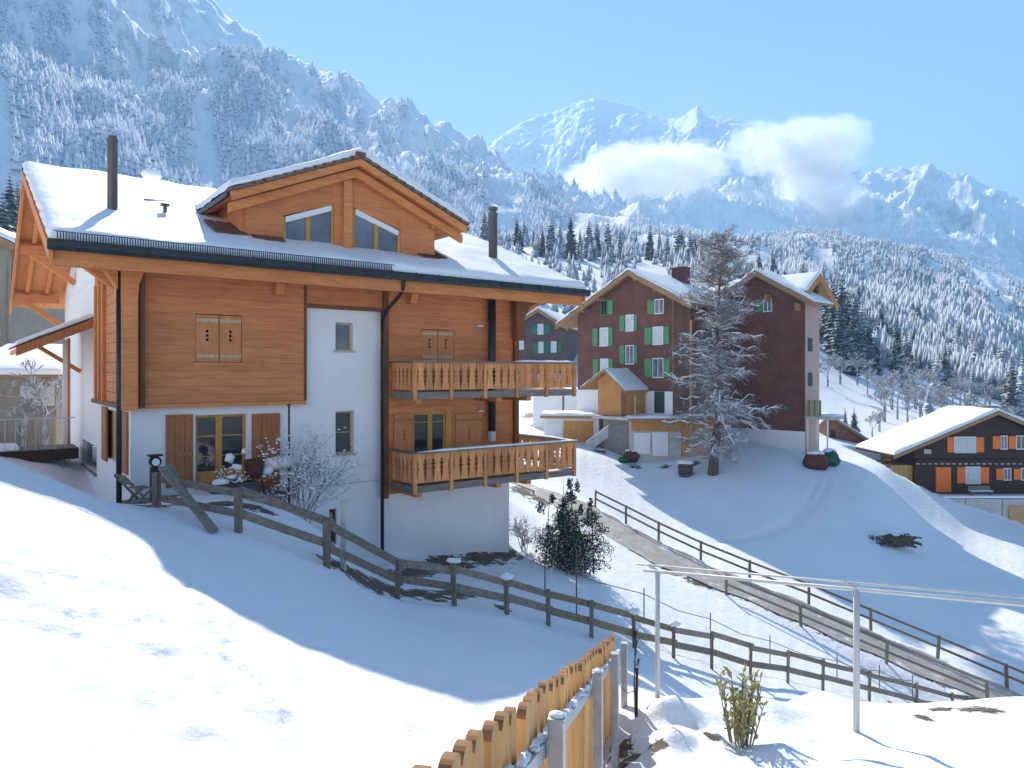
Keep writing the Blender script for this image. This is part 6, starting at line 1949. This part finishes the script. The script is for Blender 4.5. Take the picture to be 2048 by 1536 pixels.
def spruce_mesh(h, seed, w=.2, levels=24, per=8):
    rnd = random.Random(seed)
    V, Fs = [], []
    for i in range(levels):
        f = .06 + .93 * i / (levels - 1)
        z = h * f
        L = h * w * (1 - f) ** .85 * rnd.uniform(.85, 1.12) + .12
        n = per if f < .8 else 5
        a0 = rnd.uniform(0, 6.28)
        for k in range(n):
            a = a0 + 6.283 * k / n + rnd.gauss(0, .12)
            l = L * rnd.uniform(.7, 1.15)
            ca, sa = math.cos(a), math.sin(a)
            wd = l * .34
            b = len(V)
            droop = rnd.uniform(.25, .5)
            for s, ww, dz in ((0.02, .25, 0), (.4, 1.0, -.12 * droop * 2), (.75, .8, -.5 * droop * 1.4), (1.0, .12, -.75 * droop * 1.2)):
                cx, cy, cz = ca * l * s, sa * l * s, z + l * dz + .12 * l * (1 - s)
                j = rnd.uniform(.75, 1.25)
                V.append((cx - sa * wd * ww * j, cy + ca * wd * ww * j, cz - wd * ww * .55))
                V.append((cx, cy, cz))
                V.append((cx + sa * wd * ww * j, cy - ca * wd * ww * j, cz - wd * ww * .55))
            for q in range(3):
                for r_ in range(2):
                    Fs.append((b + q * 3 + r_, b + q * 3 + r_ + 1, b + q * 3 + r_ + 4, b + q * 3 + r_ + 3))
    b = len(V)
    V += [(.05, 0, h * .9), (-.03, .05, h * .9), (-.03, -.05, h * .9), (0, 0, h * 1.03)]
    Fs_t = [(b, b + 1, b + 3, b + 3), ]
    return V, Fs
SPR = []
for i, (w_, lv, pr) in enumerate(((.20, 24, 8), (.17, 26, 7), (.23, 20, 8), (.19, 22, 7))):
    V, Fs = spruce_mesh(10, 100 + i, w_, lv, pr)
    for mt in ('fir', 'firdark'):
        me = np_mesh('crown', V, Fs, MAT[mt])
        tk = MB().tube([(0, 0, -.6), (0, 0, 3), (0, 0, 9.6)], [.16, .12, .02], 6).mesh('trunk'); tk.materials.append(MAT['bark'])
        SPR.append((me, tk, mt))
def spruce(px, d, h, kind, label, group=None, dark=False, rz=0.0, name='spruce_tree'):
    p = at(px, 700, d); z = gz(p[0], p[1])
    me, tk, _ = SPR[(kind % 4) * 2 + (1 if dark else 0)]
    t = empty(name, (p[0], p[1], z - .1), rz); tag(t, label, 'tree', group)
    s = h / 10
    for nm, m_ in (('crown', me), ('trunk', tk)):
        o = link(nm, m_, None, t); o.scale = (s, s, s)
    return t
def bare_mesh(seed, h=8, n0=4, lv=5):
    rnd = random.Random(seed)
    mb = MB()
    def grow(p, d, L, r, l):
        q = p + d * L
        mb.tube([p, p + d * L * .5 + Vector((rnd.gauss(0, .06), rnd.gauss(0, .06), 0)) * L, q], [r, r * .8, r * .6], 3 if l < 4 else 5, cap=False)
        if l > 0:
            for k in range(rnd.randint(3, 4) if l > 1 else rnd.randint(2, 4)):
                nd = (d + Vector((rnd.gauss(0, .55), rnd.gauss(0, .55), rnd.gauss(.12, .25)))).normalized()
                grow(p + d * L * rnd.uniform(.5, 1), nd, L * rnd.uniform(.5, .72), max(.026, r * .55), l - 1)
    grow(Vector((0, 0, -.5)), Vector((0, 0, 1)), h * .34, h * .010, lv)
    return mb
BARE_M = []
for i in range(3):
    m_ = bare_mesh(70 + i).mesh('crown'); m_.materials.append(MAT['frost'])
    BARE_M.append(m_)
TK = MB().tube([(0, 0, -.6), (0, 0, 1.2), (.03, 0, 2.3)], [.11, .085, .07], 6).mesh('trunk'); TK.materials.append(MAT['frost'])
def bare_tree(px, d, h, kind, label, group=None, rz=0.0):
    p = at(px, 700, d); z = gz(p[0], p[1])
    t = empty('bare_tree', (p[0], p[1], z - .1), rz); tag(t, label, 'tree', group)
    s = h / 8
    for nm, m_ in (('crown', BARE_M[kind % 3]), ('trunk', TK)):
        o = link(nm, m_, None, t); o.scale = (s * 1.1, s * 1.1, s)
    return t
rnd = random.Random(77)
ORD = ['leftmost', 'second from the left', 'third from the left', 'fourth from the left', 'fifth from the left', 'sixth from the left', 'seventh from the left', 'eighth from the left', 'ninth from the left',
       'tenth from the left', 'eleventh from the left', 'twelfth from the left', 'thirteenth from the left', 'fourteenth from the left', 'fifteenth from the left', 'sixteenth from the left', 'seventeenth from the left', 'eighteenth from the left', 'rightmost']
def ranks(rows):
    o = sorted(range(len(rows)), key=lambda i: rows[i][0])
    r = {k: ORD[j] if j < len(rows) - 1 else 'rightmost' for j, k in enumerate(o)}
    return [r[i] for i in range(len(rows))]
# the dark group right of the brown house
rows = ((1655, 150, 14), (1668, 142, 16), (1684, 150, 17), (1696, 140, 15), (1710, 146, 14), (1722, 138, 12), (1738, 144, 11), (1676, 132, 12), (1702, 130, 11))
for i, ((px, d, h), rk) in enumerate(zip(rows, ranks(rows))):
    spruce(px, d, h, i, f'dark dense spruce right of the brown house, {rk} of its group', 'dark spruces right of the brown house', True, rnd.uniform(0, 6))
# spruces standing behind the chalet ridge
rows = ((1085, 200, 9), (1102, 205, 12), (1120, 215, 10), (1141, 200, 13), (1160, 210, 9), (1178, 205, 12), (1195, 215, 10), (1216, 205, 12), (1240, 210, 10), (1300, 220, 11), (1335, 210, 10))
for i, ((px, d, h), rk) in enumerate(zip(rows, ranks(rows))):
    spruce(px, d, h, i + 1, f'snow dusted spruce on the rise behind the brown house, {rk} there', 'spruces on the rise behind the brown house', i % 3 == 0, rnd.uniform(0, 6))
# frosted bare trees below the dark group and behind the orange shuttered chalet
rows = ((1655, 112, 8), (1680, 118, 9), (1715, 122, 8), (1735, 115, 7), (1770, 92, 9), (1795, 96, 10), (1815, 90, 8), (1840, 98, 10), (1862, 92, 9), (1885, 100, 9), (1785, 105, 11), (1830, 110, 11), (1930, 104, 8), (1960, 98, 9), (1995, 106, 9), (2030, 100, 8), (1760, 84, 5), (1745, 80, 4), (1905, 112, 10))
for i, ((px, d, h), rk) in enumerate(zip(rows, ranks(rows))):
    bare_tree(px, d, h, i, f'frosted bare tree behind the orange shuttered chalet, {rk} there', 'frosted trees around the orange shuttered chalet', rnd.uniform(0, 6))
spruce(1690, 76, 3.2, 1, 'slim young fir standing behind the timber shed roof', None, True)
spruce(1708, 77, 3.4, 2, 'second young fir right of the slim one behind the shed', None, True)
spruce(1858, 84, 6.2, 0, 'snowy green fir poking up behind the orange shuttered chalet roof', None, False)
# hillside woods: the nearest ones as trees
n = 0
clear = [(1850, 205, 60, 45), (1790, 190, 50, 30), (1720, 118, 45, 18), (1530, 230, 60, 40)]
while n < 230:
    px = rnd.uniform(1350, 2120) if n < 195 else rnd.uniform(960, 1400)
    d = rnd.uniform(120, 325)
    if px < 1640 and d < 190: continue
    if px > 1640 and d < 100 + (2048 - px) * .08: continue
    if any(abs(px - c[0]) < c[2] and abs(d - c[1]) < c[3] for c in clear) and rnd.random() < .9: continue
    n += 1
    if rnd.random() < .68:
        spruce(px, d, rnd.uniform(7, 13), rnd.randint(0, 3), 'snow dusted spruce in the wood on the far hillside', 'hillside spruces', rnd.random() < .35, rnd.uniform(0, 6))
    else:
        bare_tree(px, d, rnd.uniform(6, 10), rnd.randint(0, 2), 'frosted bare tree in the wood on the far hillside', 'hillside frosted trees', rnd.uniform(0, 6))
# left edge
rows = ((20, 130, 15), (35, 140, 13), (5, 120, 13), (48, 150, 12), (-20, 125, 14))
for i, ((px, d, h), rk) in enumerate(zip(rows, ranks(rows))):
    spruce(px, d, h, i, f'dark spruce behind the left neighbour house, {rk} there', 'spruces behind the left neighbour', True, rnd.uniform(0, 6))
bare_tree(88, 28.5, 5.0, 2, 'snow laden bare tree under the entrance canopy', None)
bare_tree(45, 29.0, 4.2, 1, 'snowy bare shrub tree before the grey barn', None)
HAZE = 3.1e-4

# ------------------------------------------------------------------ haze
hz = MB().box(-2600, 3600, -420, 5200, -330, 1420).build('haze', None)
mh = bpy.data.materials.new('haze_air')
mh.use_nodes = True
nt = mh.node_tree
nt.nodes.clear()
pv = nt.nodes.new('ShaderNodeVolumePrincipled')
pv.inputs['Color'].default_value = (0.42, 0.68, 0.92, 1)
pv.inputs['Density'].default_value = HAZE
pv.inputs['Anisotropy'].default_value = 0.1
mo = nt.nodes.new('ShaderNodeOutputMaterial')
nt.links.new(pv.outputs[0], mo.inputs['Volume'])
hz.data.materials.append(mh)
tag(hz, 'thin pale haze in the mountain air', kind='stuff')

# ------------------------------------------------------------------ clouds hanging before the far peaks
mc = bpy.data.materials.new('cloud_vapour')
mc.use_nodes = True
nt = mc.node_tree
nt.nodes.clear()
tc = nt.nodes.new('ShaderNodeTexCoord')
ln = N(nt, 'ShaderNodeVectorMath', operation='LENGTH')
nt.links.new(tc.outputs['Object'], ln.inputs[0])
of = N(nt, 'ShaderNodeVectorMath', operation='ADD')
oi = obj_rand(nt)
cmb = N(nt, 'ShaderNodeCombineXYZ')
sh_ = math_n(nt, 'MULTIPLY', oi, 41.0)
for i in range(3): nt.links.new(sh_, cmb.inputs[i])
nt.links.new(tc.outputs['Object'], of.inputs[0]); nt.links.new(cmb.outputs[0], of.inputs[1])
nn = noise(nt, of.outputs[0], 2.0, 8, 0.64, 0.5)
dd = math_n(nt, 'MULTIPLY_ADD', math_n(nt, 'SUBTRACT', 1.0, ln.outputs['Value']), 1.25, math_n(nt, 'MULTIPLY_ADD', nn, 2.9, -1.55))
dn = N(nt, 'ShaderNodeMapRange')
dn.inputs['From Min'].default_value = 0.0; dn.inputs['From Max'].default_value = 0.35
dn.inputs['To Min'].default_value = 0.0; dn.inputs['To Max'].default_value = 0.013
nt.links.new(dd, dn.inputs['Value'])
pv = nt.nodes.new('ShaderNodeVolumePrincipled')
pv.inputs['Color'].default_value = (1, 1, 1, 1)
pv.inputs['Anisotropy'].default_value = 0.5
nt.links.new(dn.outputs[0], pv.inputs['Density'])
mo = nt.nodes.new('ShaderNodeOutputMaterial')
nt.links.new(pv.outputs[0], mo.inputs['Volume'])
ico = MB().lathe([(math.sin(math.pi * i / 10) + 1e-4, -math.cos(math.pi * i / 10)) for i in range(11)], (0, 0, 0), 16).mesh('puff')
ico.materials.append(mc)
for lab, D_, puffs in (('wide white cloud lying before the left of the far peaks', 2000, [(1195, 368, 75, 34), (1270, 338, 85, 48), (1345, 345, 85, 46), (1400, 325, 55, 36), (1225, 385, 60, 26)]),
                       ('tall billowing white cloud before the right of the far peaks', 1950, [(1530, 298, 65, 44), (1595, 298, 70, 52), (1655, 292, 70, 50), (1692, 268, 42, 34), (1615, 345, 66, 54), (1652, 390, 70, 48), (1690, 425, 70, 34)]),
                       ('small thin wisp of cloud between the two larger clouds', 1980, [(1490, 413, 48, 26), (1520, 425, 40, 18)])):
    c0 = at(puffs[0][0], puffs[0][1], D_)
    t = empty('cloud', c0); tag(t, lab, 'cloud')
    for i, (px, py, rx, ry) in enumerate(puffs):
        p = at(px, py, D_ + 25 * math.sin(i * 2.1)) - c0
        o = link('puff', ico, None, t, tuple(p))
        o.scale = (rx / F * D_ * 1.35, rx / F * D_ * .8, ry / F * D_ * 1.35)
